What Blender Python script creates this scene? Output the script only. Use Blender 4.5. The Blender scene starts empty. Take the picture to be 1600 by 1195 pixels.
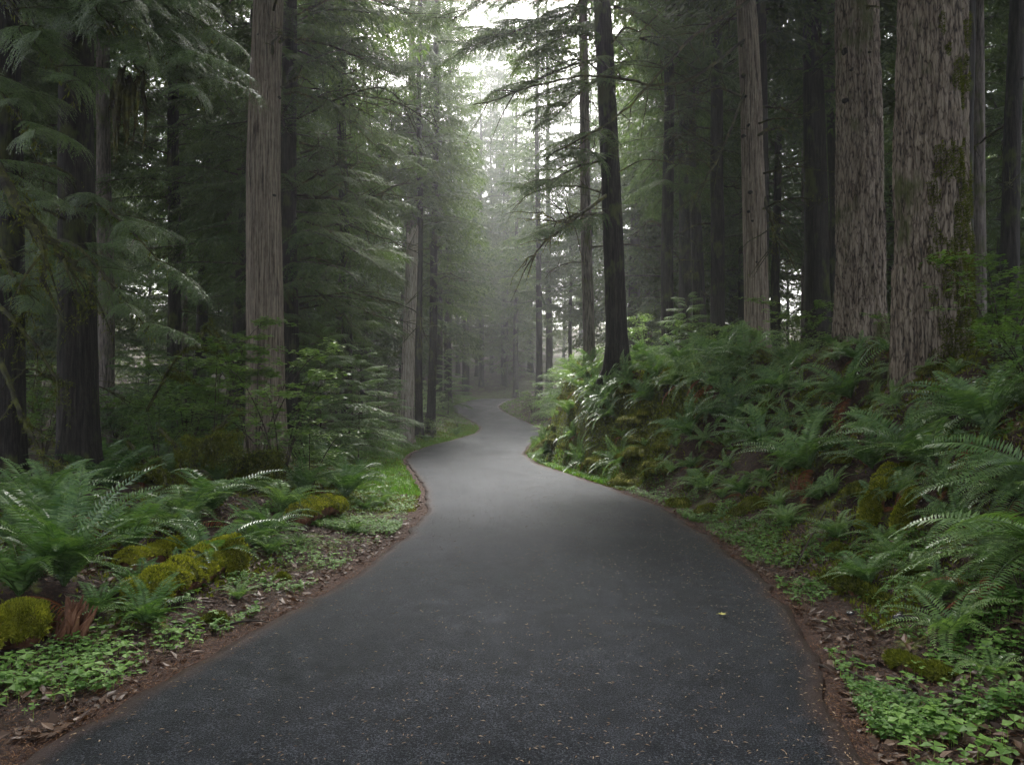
import bpy, math, random
import numpy as np
from math import sin, cos, pi, radians
from mathutils import Vector, Matrix
S = bpy.context.scene
# ------------------------------------------------------------------ camera, world, sun, exposure
F = 1155.0                       # focal length in photograph pixels (1600 wide)
CAMH = 1.5
PITCH = math.atan(42.5 / F)
cd = bpy.data.cameras.new('camera'); cam = bpy.data.objects.new('camera', cd)
S.collection.objects.link(cam)
cam.location = (0, 0, CAMH); cam.rotation_euler = (pi / 2 + PITCH, 0, 0)
cd.sensor_width = 36; cd.lens = 36 * F / 1600; cd.clip_start = 0.05; cd.clip_end = 1000
S.camera = cam
SUN_EL, SUN_AZ = 50, -3
w = bpy.data.worlds.new('World'); S.world = w; w.use_nodes = True
nt = w.node_tree; nt.nodes.clear()
wo = nt.nodes.new('ShaderNodeOutputWorld'); bg = nt.nodes.new('ShaderNodeBackground')
sky = nt.nodes.new('ShaderNodeTexSky'); sky.sky_type = 'NISHITA'; sky.sun_disc = False
sky.sun_elevation = radians(SUN_EL); sky.sun_rotation = radians(SUN_AZ)
sky.air_density = 1.0; sky.dust_density = 6.0; sky.ozone_density = 1.0
hs = nt.nodes.new('ShaderNodeHueSaturation'); hs.inputs['Saturation'].default_value = 0.42
nt.links.new(sky.outputs[0], hs.inputs['Color']); nt.links.new(hs.outputs[0], bg.inputs[0])
bg.inputs[1].default_value = 0.10
nt.links.new(bg.outputs[0], wo.inputs[0])
sl = bpy.data.lights.new('sun', 'SUN'); sl.energy = 1.5; sl.angle = radians(16); sl.color = (1, .985, .955)
so = bpy.data.objects.new('sun', sl); S.collection.objects.link(so)
so.rotation_euler = (radians(SUN_EL - 90), 0, radians(-SUN_AZ))
S.view_settings.view_transform = 'Standard'; S.view_settings.look = 'None'
S.view_settings.gamma = 1; S.view_settings.exposure = 2.72
cy = S.cycles
cy.max_bounces = 5; cy.diffuse_bounces = 2; cy.glossy_bounces = 2; cy.transmission_bounces = 2
cy.volume_bounces = 1; cy.transparent_max_bounces = 4
cy.use_denoising = True; cy.caustics_reflective = False; cy.caustics_refractive = False
cy.sample_clamp_indirect = 4
HAZE = 0.0013
rng = np.random.default_rng(7); random.seed(7)
# ------------------------------------------------------------------ helpers
def hsh(ix, iy, iz, s):
    h = (ix.astype(np.uint32) * np.uint32(374761393) + iy.astype(np.uint32) * np.uint32(668265263)
         + iz.astype(np.uint32) * np.uint32(2246822519) + np.uint32((s * 3266489917) & 0xffffffff))
    h = (h ^ (h >> np.uint32(13))) * np.uint32(1274126177)
    h = h ^ (h >> np.uint32(16))
    return (h & np.uint32(0xffff)).astype(np.float64) / 65535.0
def vn(x, y, z, s=0):
    x, y, z = np.broadcast_arrays(np.asarray(x, float), np.asarray(y, float), np.asarray(z, float))
    ix, iy, iz = np.floor(x), np.floor(y), np.floor(z)
    fx, fy, fz = x - ix, y - iy, z - iz
    ix, iy, iz = (a.astype(np.int64) & 0xffffffff for a in (ix, iy, iz))
    fx, fy, fz = (f * f * (3 - 2 * f) for f in (fx, fy, fz))
    r = 0
    for a in (0, 1):
        for b in (0, 1):
            for c in (0, 1):
                wgt = (fx if a else 1 - fx) * (fy if b else 1 - fy) * (fz if c else 1 - fz)
                r = r + wgt * hsh(ix + a, iy + b, iz + c, s)
    return r * 2 - 1
def fbm(x, y, z=0.0, o=3, s=0):
    r, a, k = 0, 1.0, 1.0
    for i in range(o):
        r = r + a * vn(np.asarray(x) * k, np.asarray(y) * k, np.asarray(z) * k, s + i); a *= .5; k *= 2.03
    return r
def sstep(t):
    t = np.clip(t, 0, 1); return t * t * (3 - 2 * t)
def mesh(name, V, Q=None, T=None, mats=(), midx=None, smooth=False, attr=None):
    V = np.asarray(V, np.float32).reshape(-1, 3)
    Q = np.zeros((0, 4), np.int32) if Q is None else np.asarray(Q, np.int32).reshape(-1, 4)
    T = np.zeros((0, 3), np.int32) if T is None else np.asarray(T, np.int32).reshape(-1, 3)
    me = bpy.data.meshes.new(name)
    me.vertices.add(len(V)); me.vertices.foreach_set('co', V.ravel())
    nl = Q.size + T.size; me.loops.add(nl)
    me.loops.foreach_set('vertex_index', np.concatenate([Q.ravel(), T.ravel()]))
    n = len(Q) + len(T); me.polygons.add(n)
    ls = np.concatenate([np.arange(len(Q)) * 4, Q.size + np.arange(len(T)) * 3]).astype(np.int32)
    me.polygons.foreach_set('loop_start', ls)
    if midx is not None: me.polygons.foreach_set('material_index', np.asarray(midx, np.int32))
    me.polygons.foreach_set('use_smooth', np.full(n, bool(smooth)))
    for m in mats: me.materials.append(m)
    if attr is not None:
        for an, av in attr.items():
            a = me.attributes.new(an, 'FLOAT', 'POINT'); a.data.foreach_set('value', np.asarray(av, np.float32))
    me.update(calc_edges=True)
    return me
def link(name, data, parent=None, loc=(0, 0, 0), rot=(0, 0, 0), sc=1.0):
    o = bpy.data.objects.new(name, data); S.collection.objects.link(o)
    o.parent = parent; o.location = loc; o.rotation_euler = rot
    o.scale = (sc, sc, sc) if np.isscalar(sc) else sc
    return o
def tag(o, label, cat, group=None):
    o['label'] = label; o['category'] = cat
    if group: o['group'] = group
    return o
class G:                                        # geometry collector: quads only, with material index
    def __init__(s): s.V = []; s.Q = []; s.M = []; s.n = 0
    def add(s, V, Q, m=0):
        V = np.asarray(V, float).reshape(-1, 3); Q = np.asarray(Q, int).reshape(-1, 4)
        s.V.append(V); s.Q.append(Q + s.n); s.M.append(np.full(len(Q), m)); s.n += len(V)
    def arr(s):
        return np.concatenate(s.V), np.concatenate(s.Q), np.concatenate(s.M)
    def mesh(s, name, mats, smooth=False, attr=None):
        V, Q, M = s.arr(); return mesh(name, V, Q, None, mats, M, smooth, attr)
def nrm(v):
    v = np.asarray(v, float); return v / np.maximum(np.linalg.norm(v, axis=-1, keepdims=True), 1e-9)
def kites(P, D, Sd, L, W, bow=None, k=.42):     # leaf-shaped quads; returns V,Q
    P, D, Sd = (np.atleast_2d(a) for a in (P, D, Sd)); n = len(P)
    L = np.broadcast_to(L, (n,))[:, None]; W = np.broadcast_to(W, (n,))[:, None]
    mid = P + D * L * k
    if bow is not None: mid = mid + np.atleast_2d(bow)
    V = np.stack([P, mid + Sd * W / 2, P + D * L, mid - Sd * W / 2], 1).reshape(-1, 3)
    return V, np.arange(n * 4).reshape(n, 4)
def tube(path, rad, n=6, lump=0.0, seed=0, cap=True):
    path = np.asarray(path, float); m = len(path)
    T = nrm(np.gradient(path, axis=0)); up = np.array([0, 0, 1.0])
    if abs(T[:, 2]).mean() > .8: up = np.array([0, 1.0, 0])
    A = nrm(np.cross(T, up)); B = np.cross(T, A)
    th = np.arange(n) / n * 2 * pi
    rad = np.broadcast_to(rad, (m,))
    R = rad[:, None] * np.ones((m, n))
    V = path[:, None, :] + R[..., None] * (np.cos(th)[None, :, None] * A[:, None, :] + np.sin(th)[None, :, None] * B[:, None, :])
    if lump:
        k = 1.2 / max(rad.mean(), 1e-3)
        nz = fbm(V[..., 0] * k, V[..., 1] * k, V[..., 2] * k, 2, seed)
        V = path[:, None, :] + (V - path[:, None, :]) * (1 + lump * nz)[..., None]
    V = V.reshape(-1, 3); i = np.arange(m - 1)[:, None] * n; j = np.arange(n)[None, :]; j2 = (j + 1) % n
    Q = np.stack([i + j, i + j2, i + n + j2, i + n + j], -1).reshape(-1, 4)
    if cap:
        V = np.vstack([V, path[0], path[-1]]); c0, c1 = len(V) - 2, len(V) - 1
        a = np.arange(0, n - 1, 2)
        q0 = np.stack([np.full(len(a), c0), (a + 2) % n, a + 1, a], -1)
        b = (m - 1) * n
        q1 = np.stack([np.full(len(a), c1), b + a, b + a + 1, b + (a + 2) % n], -1)
        Q = np.vstack([Q, q0, q1])
    return V, Q
def bez(p, n):                                  # smooth polyline through control points
    p = np.asarray(p, float); m = len(p)
    q = np.vstack([2 * p[0] - p[1], p, 2 * p[-1] - p[-2]])
    out = []
    for t in np.linspace(0, m - 1 - 1e-6, n):
        i = int(t); f = t - i; a, b, c, d = q[i:i + 4]
        out.append(.5 * (2 * b + (c - a) * f + (2 * a - 5 * b + 4 * c - d) * f * f + (3 * b - a - 3 * c + d) * f ** 3))
    return np.array(out)
# ------------------------------------------------------------------ materials
def mat(name):
    m = bpy.data.materials.new(name); m.use_nodes = True
    n = m.node_tree; n.nodes.clear()
    return m, n, n.nodes.new('ShaderNodeOutputMaterial')
def N(n, t, **kw):
    x = n.nodes.new(t)
    for k, v in kw.items():
        if hasattr(x, k) and k not in x.inputs: setattr(x, k, v)
        else: x.inputs[k].default_value = v
    return x
def ramp(n, src, stops):
    r = n.nodes.new('ShaderNodeValToRGB'); el = r.color_ramp.elements
    while len(el) < len(stops): el.new(.5)
    for e, (p, c) in zip(el, stops): e.position = p; e.color = (*c, 1)
    n.links.new(src, r.inputs[0]); return r.outputs[0]
def noise(n, scale, vec=None, detail=3, rough=.55):
    x = N(n, 'ShaderNodeTexNoise', Scale=scale, Detail=detail, Roughness=rough)
    if vec is not None: n.links.new(vec, x.inputs['Vector'])
    return x.outputs[0]
def mapv(n, sx, sy, sz, kind='Object'):
    tc = n.nodes.new('ShaderNodeTexCoord'); mp = n.nodes.new('ShaderNodeMapping')
    mp.inputs['Scale'].default_value = (sx, sy, sz); n.links.new(tc.outputs[kind], mp.inputs[0]); return mp.outputs[0]
def mixc(n, f, a, b, mode='MIX'):
    m = n.nodes.new('ShaderNodeMix'); m.data_type = 'RGBA'; m.blend_type = mode
    for s, v in ((m.inputs[0], f), (m.inputs[6], a), (m.inputs[7], b)):
        if isinstance(v, (int, float)): s.default_value = v
        elif isinstance(v, tuple): s.default_value = (*v, 1)
        else: n.links.new(v, s)
    return m.outputs[2]
def mth(n, op, a, b=0.0, c=None):
    m = n.nodes.new('ShaderNodeMath'); m.operation = op
    for s, v in zip(m.inputs, (a, b, c)):
        if v is None: continue
        if isinstance(v, (int, float)): s.default_value = v
        else: n.links.new(v, s)
    return m.outputs[0]
def leafmat(name, dark, light, rough=.42, trans=.3, scale=1.5, spec=.5, tcol=None):
    m, n, out = mat(name)
    gp = n.nodes.new('ShaderNodeNewGeometry'); oi = n.nodes.new('ShaderNodeObjectInfo')
    tc = n.nodes.new('ShaderNodeTexCoord')
    f = mth(n, 'ADD', mth(n, 'MULTIPLY', noise(n, scale, tc.outputs['Object'], 3), .75), mth(n, 'MULTIPLY', gp.outputs['Random Per Island'], .42))
    f = mth(n, 'ADD', f, mth(n, 'MULTIPLY', mth(n, 'SUBTRACT', oi.outputs['Random'], .5), .22))
    c = ramp(n, f, [(.32, dark), (.86, light)])
    p = N(n, 'ShaderNodeBsdfPrincipled', Roughness=rough); p.inputs['Specular IOR Level'].default_value = spec
    n.links.new(c, p.inputs['Base Color'])
    t = n.nodes.new('ShaderNodeBsdfTranslucent')
    n.links.new(mixc(n, 1.0, c, tcol or (1.3, 1.45, .6), 'MULTIPLY'), t.inputs[0])
    mx = n.nodes.new('ShaderNodeMixShader'); mx.inputs[0].default_value = trans
    n.links.new(p.outputs[0], mx.inputs[1]); n.links.new(t.outputs[0], mx.inputs[2]); n.links.new(mx.outputs[0], out.inputs[0])
    return m
M_hem = leafmat('hemlock_foliage', (.032, .060, .020), (.105, .150, .050), .6, .35, .8, .25)
M_hemb = leafmat('bright_foliage', (.05, .10, .03), (.13, .22, .06), .4, .35, .8)
M_hem2 = leafmat('cedar_foliage', (.035, .068, .020), (.14, .21, .065), .35, .3, 2.0)
M_fern = leafmat('fern_frond', (.045, .105, .030), (.16, .26, .075), .38, .25, 2.2)
M_fern2 = leafmat('pale_fern_frond', (.065, .13, .04), (.21, .31, .10), .4, .28, 2.2)
M_dead = leafmat('dead_frond', (.09, .030, .012), (.25, .09, .035), .7, .15, 3, .2, (1, .8, .5))
M_leaf = leafmat('shrub_leaf', (.08, .16, .03), (.24, .36, .08), .35, .4, 2.5)
M_clov = leafmat('clover_leaf', (.045, .12, .018), (.17, .30, .06), .55, .35, 3.0, .25)
M_mossf = leafmat('moss_tuft', (.030, .040, .008), (.17, .18, .026), .8, .3, 9, .1)
M_mossl = leafmat('log_moss', (.085, .10, .012), (.38, .37, .045), .8, .3, 9, .1)
M_beard = leafmat('moss_beard', (.022, .020, .008), (.085, .07, .025), .9, .2, 9, .1)
M_crumb = leafmat('pale_needle', (.16, .09, .045), (.50, .38, .24), .6, .05, 30, .3, (1, .8, .5))
M_litt = leafmat('leaf_litter', (.026, .014, .008), (.13, .072, .038), .55, .1, 9, .4, (1, .8, .6))
M_need = leafmat('needle_litter', (.06, .025, .011), (.30, .16, .07), .6, .1, 9, .3, (1, .8, .5))
def barkmat(name, dark, mid, light, kxy, kz, depth, moss=0.0, mode='strip', spots=True):
    m, n, out = mat(name)
    v = mapv(n, kxy, kxy, kz)
    a = noise(n, 1.0, v, 7, .68)
    if mode == 'plate':
        vo = n.nodes.new('ShaderNodeTexVoronoi'); vo.feature = 'DISTANCE_TO_EDGE'; vo.inputs['Scale'].default_value = 1.0
        wv = mapv(n, kxy * .75, kxy * .75, kz * .75)
        ad = n.nodes.new('ShaderNodeVectorMath'); ad.operation = 'ADD'
        ns = n.nodes.new('ShaderNodeTexNoise'); ns.inputs['Scale'].default_value = 1.3; n.links.new(wv, ns.inputs['Vector'])
        n.links.new(wv, ad.inputs[0]); n.links.new(ns.outputs['Color'], ad.inputs[1]); n.links.new(ad.outputs[0], vo.inputs['Vector'])
        a2 = noise(n, 1.0, mapv(n, kxy * .8, kxy * .8, kz * .45), 7, .7)
        e = mth(n, 'MINIMUM', mth(n, 'MULTIPLY', vo.outputs['Distance'], 7.0), 1.0)
        h = mth(n, 'ADD', mth(n, 'MULTIPLY', e, .14), mth(n, 'MULTIPLY', a2, .86))
    else:
        vb = mapv(n, kxy * 2.3, kxy * 2.3, kz * 1.3)
        h = mth(n, 'ADD', mth(n, 'MULTIPLY', a, .65), mth(n, 'MULTIPLY', noise(n, 1.0, vb, 4, .65), .35))
    fine = noise(n, 26.0, mapv(n, 1, 1, .35), 3)
    h2 = mth(n, 'ADD', h, mth(n, 'MULTIPLY', fine, .16))
    c = ramp(n, h2, [(.47, dark), (.575, mid), (.72, light)] if mode == 'plate' else [(.47, dark), (.55, mid), (.68, light)])
    if moss > 0:
        mn = noise(n, 1.7, mapv(n, 1, 1, .5), 4)
        f = ramp(n, mth(n, 'ADD', mn, mth(n, 'MULTIPLY', fine, .1)), [(.62 - moss * .3, (0, 0, 0)), (.70 - moss * .25, (1, 1, 1))])
        c = mixc(n, mth(n, 'MULTIPLY', f, .8), c, (.07, .085, .018))
    p = N(n, 'ShaderNodeBsdfPrincipled', Roughness=.85); p.inputs['Specular IOR Level'].default_value = .25
    n.links.new(c, p.inputs['Base Color'])
    b = N(n, 'ShaderNodeBump', Strength=1.0, Distance=depth); n.links.new(h2, b.inputs['Height']); n.links.new(b.outputs[0], p.inputs['Normal'])
    n.links.new(p.outputs[0], out.inputs[0]); return m
M_fir = barkmat('fir_bark', (.030, .022, .018), (.15, .113, .082), (.34, .275, .21), 26, 5.0, .06, .03, 'plate')
M_ced = barkmat('cedar_bark', (.035, .024, .02), (.15, .115, .085), (.34, .28, .215), 30, 1.1, .03, 0)
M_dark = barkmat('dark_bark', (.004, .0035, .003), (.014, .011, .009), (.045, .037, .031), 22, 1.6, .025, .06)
M_grey = barkmat('grey_bark', (.03, .024, .021), (.11, .09, .078), (.22, .185, .16), 20, 2.0, .02, .05)
M_snag = barkmat('snag_wood', (.07, .055, .045), (.30, .25, .21), (.50, .44, .38), 18, 1.5, .02, 0)
def simple(name, stops, scale, rough=.85, bump=0.0, bscale=20, spec=.25, kz=1.0):
    m, n, out = mat(name); v = mapv(n, 1, 1, kz)
    c = ramp(n, noise(n, scale, v, 5, .6), stops)
    p = N(n, 'ShaderNodeBsdfPrincipled', Roughness=rough); p.inputs['Specular IOR Level'].default_value = spec
    n.links.new(c, p.inputs['Base Color'])
    if bump:
        b = N(n, 'ShaderNodeBump', Strength=1.0, Distance=bump); n.links.new(noise(n, bscale, v, 4, .65), b.inputs['Height']); n.links.new(b.outputs[0], p.inputs['Normal'])
    n.links.new(p.outputs[0], out.inputs[0]); return m
M_limb = simple('mossy_limb', [(.35, (.022, .018, .013)), (.52, (.05, .05, .02)), (.7, (.12, .125, .03))], 5, .9, .01, 30)
M_twig = simple('twig_wood', [(.4, (.028, .021, .016)), (.65, (.075, .058, .045))], 7, .85)
M_mossb = simple('moss_cushion', [(.32, (.028, .026, .010)), (.5, (.10, .105, .015)), (.68, (.25, .24, .035))], 7, .95, .03, 45)
M_rot = simple('rotten_wood', [(.35, (.045, .020, .012)), (.55, (.17, .075, .04)), (.75, (.32, .17, .10))], 9, .8, .02, 30, .3, .3)
M_soil = simple('dark_wet_stone', [(.35, (.018, .016, .014)), (.7, (.09, .085, .08))], 4, .25, .01, 18, .6)
# ground: litter, soil and moss
def groundmat():
    m, n, out = mat('forest_floor')
    v = mapv(n, 1, 1, 1)
    at = n.nodes.new('ShaderNodeAttribute'); at.attribute_name = 'shoulder'
    am = n.nodes.new('ShaderNodeAttribute'); am.attribute_name = 'moss'
    f1 = noise(n, 38, v, 5, .7); f2 = noise(n, 1.6, v, 5, .6); f3 = noise(n, 9, v, 4, .6)
    soil = ramp(n, f1, [(.3, (.010, .006, .004)), (.52, (.035, .018, .011)), (.76, (.11, .052, .03))])
    need = ramp(n, noise(n, 75, mapv(n, 1, .45, 1), 4, .75), [(.3, (.012, .006, .004)), (.5, (.042, .019, .011)), (.72, (.13, .058, .03))])
    moss = ramp(n, f3, [(.3, (.022, .028, .008)), (.55, (.065, .078, .014)), (.75, (.15, .165, .025))])
    c = mixc(n, at.outputs['Fac'], soil, need)
    mf = mth(n, 'ADD', am.outputs['Fac'], mth(n, 'MULTIPLY', mth(n, 'SUBTRACT', mth(n, 'ADD', f2, mth(n, 'MULTIPLY', f3, .35)), .70), 2.2))
    mf = ramp(n, mf, [(.42, (0, 0, 0)), (.58, (1, 1, 1))])
    c = mixc(n, mf, c, moss)
    p = N(n, 'ShaderNodeBsdfPrincipled', Roughness=.85); p.inputs['Specular IOR Level'].default_value = .3
    n.links.new(c, p.inputs['Base Color'])
    h = mth(n, 'ADD', mth(n, 'MULTIPLY', f1, .5), f3)
    b = N(n, 'ShaderNodeBump', Strength=1, Distance=.05); n.links.new(h, b.inputs['Height']); n.links.new(b.outputs[0], p.inputs['Normal'])
    n.links.new(p.outputs[0], out.inputs[0]); return m
M_ground = groundmat()
def roadmat():
    m, n, out = mat('wet_asphalt')
    v = mapv(n, 1, 1, 1)
    ag = noise(n, 120, v, 3, .7); wet = noise(n, .55, mapv(n, 1.4, .6, 1), 5, .6); pt = noise(n, 6, v, 4, .6)
    vo = N(n, 'ShaderNodeTexVoronoi', Scale=75.0); n.links.new(v, vo.inputs['Vector'])
    c = ramp(n, mth(n, 'ADD', ag, mth(n, 'MULTIPLY', pt, .2)), [(.42, (.002, .0023, .003)), (.62, (.0045, .0055, .008)), (.74, (.09, .096, .11))])
    st = ramp(n, noise(n, 1.1, mapv(n, 1, .5, 1), 5, .7), [(.42, (1, 1, 1)), (.7, (.6, .6, .6))])
    c = mixc(n, 1.0, c, st, 'MULTIPLY')
    at = n.nodes.new('ShaderNodeAttribute'); at.attribute_name = 'edge'
    ef = ramp(n, mth(n, 'ADD', at.outputs['Fac'], mth(n, 'MULTIPLY', mth(n, 'SUBTRACT', pt, .5), .5)), [(.5, (0, 0, 0)), (.95, (1, 1, 1))])
    c = mixc(n, mth(n, 'MULTIPLY', ef, .55), c, (.075, .040, .026))
    p = N(n, 'ShaderNodeBsdfPrincipled', Roughness=.5); p.inputs['Specular IOR Level'].default_value = .10; p.inputs['Specular Tint'].default_value = (.74, .85, 1, 1)
    n.links.new(c, p.inputs['Base Color'])
    r = ramp(n, mth(n, 'ADD', wet, mth(n, 'MULTIPLY', pt, .12)), [(.40, (.34, .34, .34)), (.75, (.46, .46, .46))])
    n.links.new(r, p.inputs['Roughness'])
    h = mth(n, 'ADD', mth(n, 'MULTIPLY', vo.outputs['Distance'], -.35), mth(n, 'MULTIPLY', noise(n, 190, v, 3, .75), .9))
    b = N(n, 'ShaderNodeBump', Strength=1.0, Distance=.008); n.links.new(h, b.inputs['Height']); n.links.new(b.outputs[0], p.inputs['Normal'])
    n.links.new(p.outputs[0], out.inputs[0]); return m
M_road = roadmat()
# ------------------------------------------------------------------ the lie of the land
_ys = np.linspace(-30, 160, 1901)
def table(pts, win):
    p = np.array(pts, float); v = np.interp(_ys, p[:, 0], p[:, 1])
    out = v.copy()
    for k, y in enumerate(_ys):
        h = max(1, int(win * max(y, 2) / .1 * .5))
        a, b = max(0, k - h), min(len(v), k + h + 1); out[k] = v[a:b].mean()
    return out
_l = table([(-30, -8), (-8, -3.6), (0, -2.7), (3.1, -2.12), (4.95, -1.72), (6.66, -1.44), (8.9, -1.22), (11.5, -1.3), (13.5, -1.55), (15.7, -1.95), (21.6, -3.1), (26.6, -3.5),
            (31, -3.35), (34.6, -3.0), (42, -1.8), (46, -1.9), (50, -3.0), (57, -4.6), (63, -4.9), (76, -3.6), (90, 0), (120, 14), (160, 30)], .12)
_r = table([(-30, -3), (-8, .3), (0, 1.0), (3.12, 1.46), (3.6, 1.59), (5.25, 2.0), (6.4, 2.17), (8.25, 2.3), (11.9, 2.27), (16.5, 1.43), (20.4, .68), (24.7, .36), (31.5, .72), (36, 1.2),
            (42, 1.75), (46, 1.4), (50, .45), (57, -1.0), (63, -1.2), (76, .1), (90, 4.4), (120, 19), (160, 36)], .12)
_z = table([(-30, 0), (30, 0), (36, .03), (42, .23), (50, .85), (57, 1.5), (66, 2.07), (76, 2.62), (95, 2.7), (160, 3)], .05)
def xl(y): return np.interp(y, _ys, _l)
def xr(y): return np.interp(y, _ys, _r)
def zr(y): return np.interp(y, _ys, _z)
_bw = table([(-30, 5), (3, 4.6), (6, 4.3), (10, 3.6), (13, 3.2), (15.5, 1.6), (18, .95), (24, 1.2), (28, 3.0), (34, 5), (45, 5), (160, 6)], .05)
_bt = table([(-30, 1.5), (3, 1.9), (6, 2.0), (10, 2.05), (13, 2.4), (18, 2.45), (24, 2.6), (30, 2.0), (38, 1.3), (48, .9), (160, 1)], .05)
def H(x, y, detail=True):
    x, y = np.broadcast_arrays(np.asarray(x, float), np.asarray(y, float))
    L, R, z0 = xl(y), xr(y), zr(y)
    sr, s_l = x - R, L - x
    bw, bt = np.interp(y, _ys, _bw), np.interp(y, _ys, _bt)
    t = np.clip((sr - .45) / bw, 0, 1)
    hr = bt * (0.35 * sstep(t) + .65 * np.sin(t * pi / 2)) * (t > 0) + .05 * np.maximum(sr - 5, 0)
    hl = .30 * sstep((s_l - .6) / 2.2) + .045 * np.maximum(s_l - 6, 0)
    h = np.where(sr > 0, hr, np.where(s_l > 0, hl, 0))
    s = np.maximum(sr, s_l)
    if detail:
        amp = sstep((s - .3) / 1.6)
        lump = fbm(x * .9, y * .9, 3.1, 3, 5) * (.16 + .16 * (sr > 0)) + (1 - np.abs(vn(x * 1.9, y * 1.9, 0, 9)) * 2) * .09 * (.4 + (sr > 0))
        h = h + amp * lump + sstep((s + .02) / .2) * vn(x * 7, y * 7, 0, 4) * .012
    edge = sstep((s + .10) / .14)               # ground dips just below the asphalt edge
    h = h + 13 * sstep((y - 86) / 60) * (1 + .2 * vn(x * .05, y * .05, 0, 7))
    return z0 + h - .014 + 0 * x
def depth_of(x, y, z): return y * cos(PITCH) + (z - CAMH) * sin(PITCH)
def wx(px, y, z=1.5): return (px - 800) / F * depth_of(0, y, z)
def ray(px, py):
    a, b = (px - 800) / F, (597.5 - py) / F
    return np.array([a, cos(PITCH) - b * sin(PITCH), sin(PITCH) + b * cos(PITCH)])
def at(px, py, y):                              # world point seen at that pixel, y metres ahead
    d = ray(px, py); t = y / d[1]; return np.array([0, 0, CAMH]) + d * t
def onground(px, py):
    d = ray(px, py); ts = np.geomspace(2, 120, 3000)
    P = np.array([0, 0, CAMH]) + ts[:, None] * d; g = H(P[:, 0], P[:, 1])
    k = np.argmax(P[:, 2] < g)
    if P[k, 2] >= g[k]: k = np.argmin(P[:, 2] - g)
    return np.array([P[k, 0], P[k, 1], g[k]])
def gh(x, y): return float(H(x, y))
# ------------------------------------------------------------------ ground and road
rows = np.concatenate([np.linspace(-14, 2, 18, endpoint=False), np.linspace(2, 12, 130, endpoint=False), np.linspace(12, 26, 110, endpoint=False), np.linspace(26, 60, 70, endpoint=False), np.linspace(60, 155, 50)])
sL = -np.concatenate([np.geomspace(1, 90, 60)[::-1], np.linspace(.93, -.12, 24)])
sR = np.concatenate([np.linspace(-.12, 5.4, 100), np.geomspace(5.5, 90, 50)])
Yg = rows[:, None]
X = np.concatenate([xl(Yg) + sL[None, :], np.linspace(0, 1, 7)[1:-1][None, :] * (xr(Yg) - xl(Yg) - .24) + xl(Yg) + .12, xr(Yg) + sR[None, :]], 1)
Yb = np.broadcast_to(Yg, X.shape); Z = H(X, Yb)
nr, nc = X.shape
i = np.arange(nr - 1)[:, None] * nc; j = np.arange(nc - 1)[None, :]
Qg = np.stack([i + j, i + j + 1, i + nc + j + 1, i + nc + j], -1).reshape(-1, 4)
s_ = np.maximum(X - xr(Yb), xl(Yb) - X)
sh = 1 - sstep((s_ - .10 - .16 * vn(X * 1.3, Yb * 1.3, 0, 2)) / .28)
ms = sstep((s_ - .2) / .4) * np.where(X < 0, .42, .40)
ms = ms + np.where((X > xr(Yb)) & (Yb > 14) & (Yb < 32), .35, 0) * sstep((s_ - .15) / .25) + np.where((X < xl(Yb)) & (Yb > 10), .3, 0) * sstep((s_ - .2) / .2) * (1 - sstep((s_ - 3) / 3))
me = mesh('ground', np.stack([X, Yb, Z], -1).reshape(-1, 3), Qg, None, [M_ground], None, True, {'shoulder': sh.ravel(), 'moss': ms.ravel()})
g_ = link('ground', me); g_['kind'] = 'structure'
rr = np.concatenate([np.linspace(-14, 26, 420), np.linspace(26.15, 120, 330)])
u = np.array([0, 0, .02, .06, .14, .3, .5, .7, .86, .94, .98, 1, 1.0])
wob = lambda sgn: vn(rr * 1.7, sgn, 0, 3) * .035 + vn(rr * 6, sgn, 0, 4) * .03 + vn(rr * 22, sgn, 0, 6) * .012
Lr, Rr = xl(rr) + wob(0.) - .0, xr(rr) + wob(5.)
X = Lr[:, None] + u[None, :] * (Rr - Lr)[:, None]; Y = np.broadcast_to(rr[:, None], X.shape)
Z = zr(Y) + .02 * (1 - (2 * u[None, :] - 1) ** 2) + .012 + vn(X * 1.1, Y * .8, 0, 8) * .006
Z[:, 0] = Z[:, -1] = zr(rr) - .06
nr, nc = X.shape; i = np.arange(nr - 1)[:, None] * nc; j = np.arange(nc - 1)[None, :]
Qr = np.stack([i + j, i + j + 1, i + nc + j + 1, i + nc + j], -1).reshape(-1, 4)
de = np.minimum(X - Lr[:, None], Rr[:, None] - X)
me = mesh('road', np.stack([X, Y, Z], -1).reshape(-1, 3), Qr, None, [M_road], None, True, {'edge': np.clip(1 - de / .3, 0, 1).ravel()})
r_ = link('road', me); r_['kind'] = 'structure'
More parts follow.
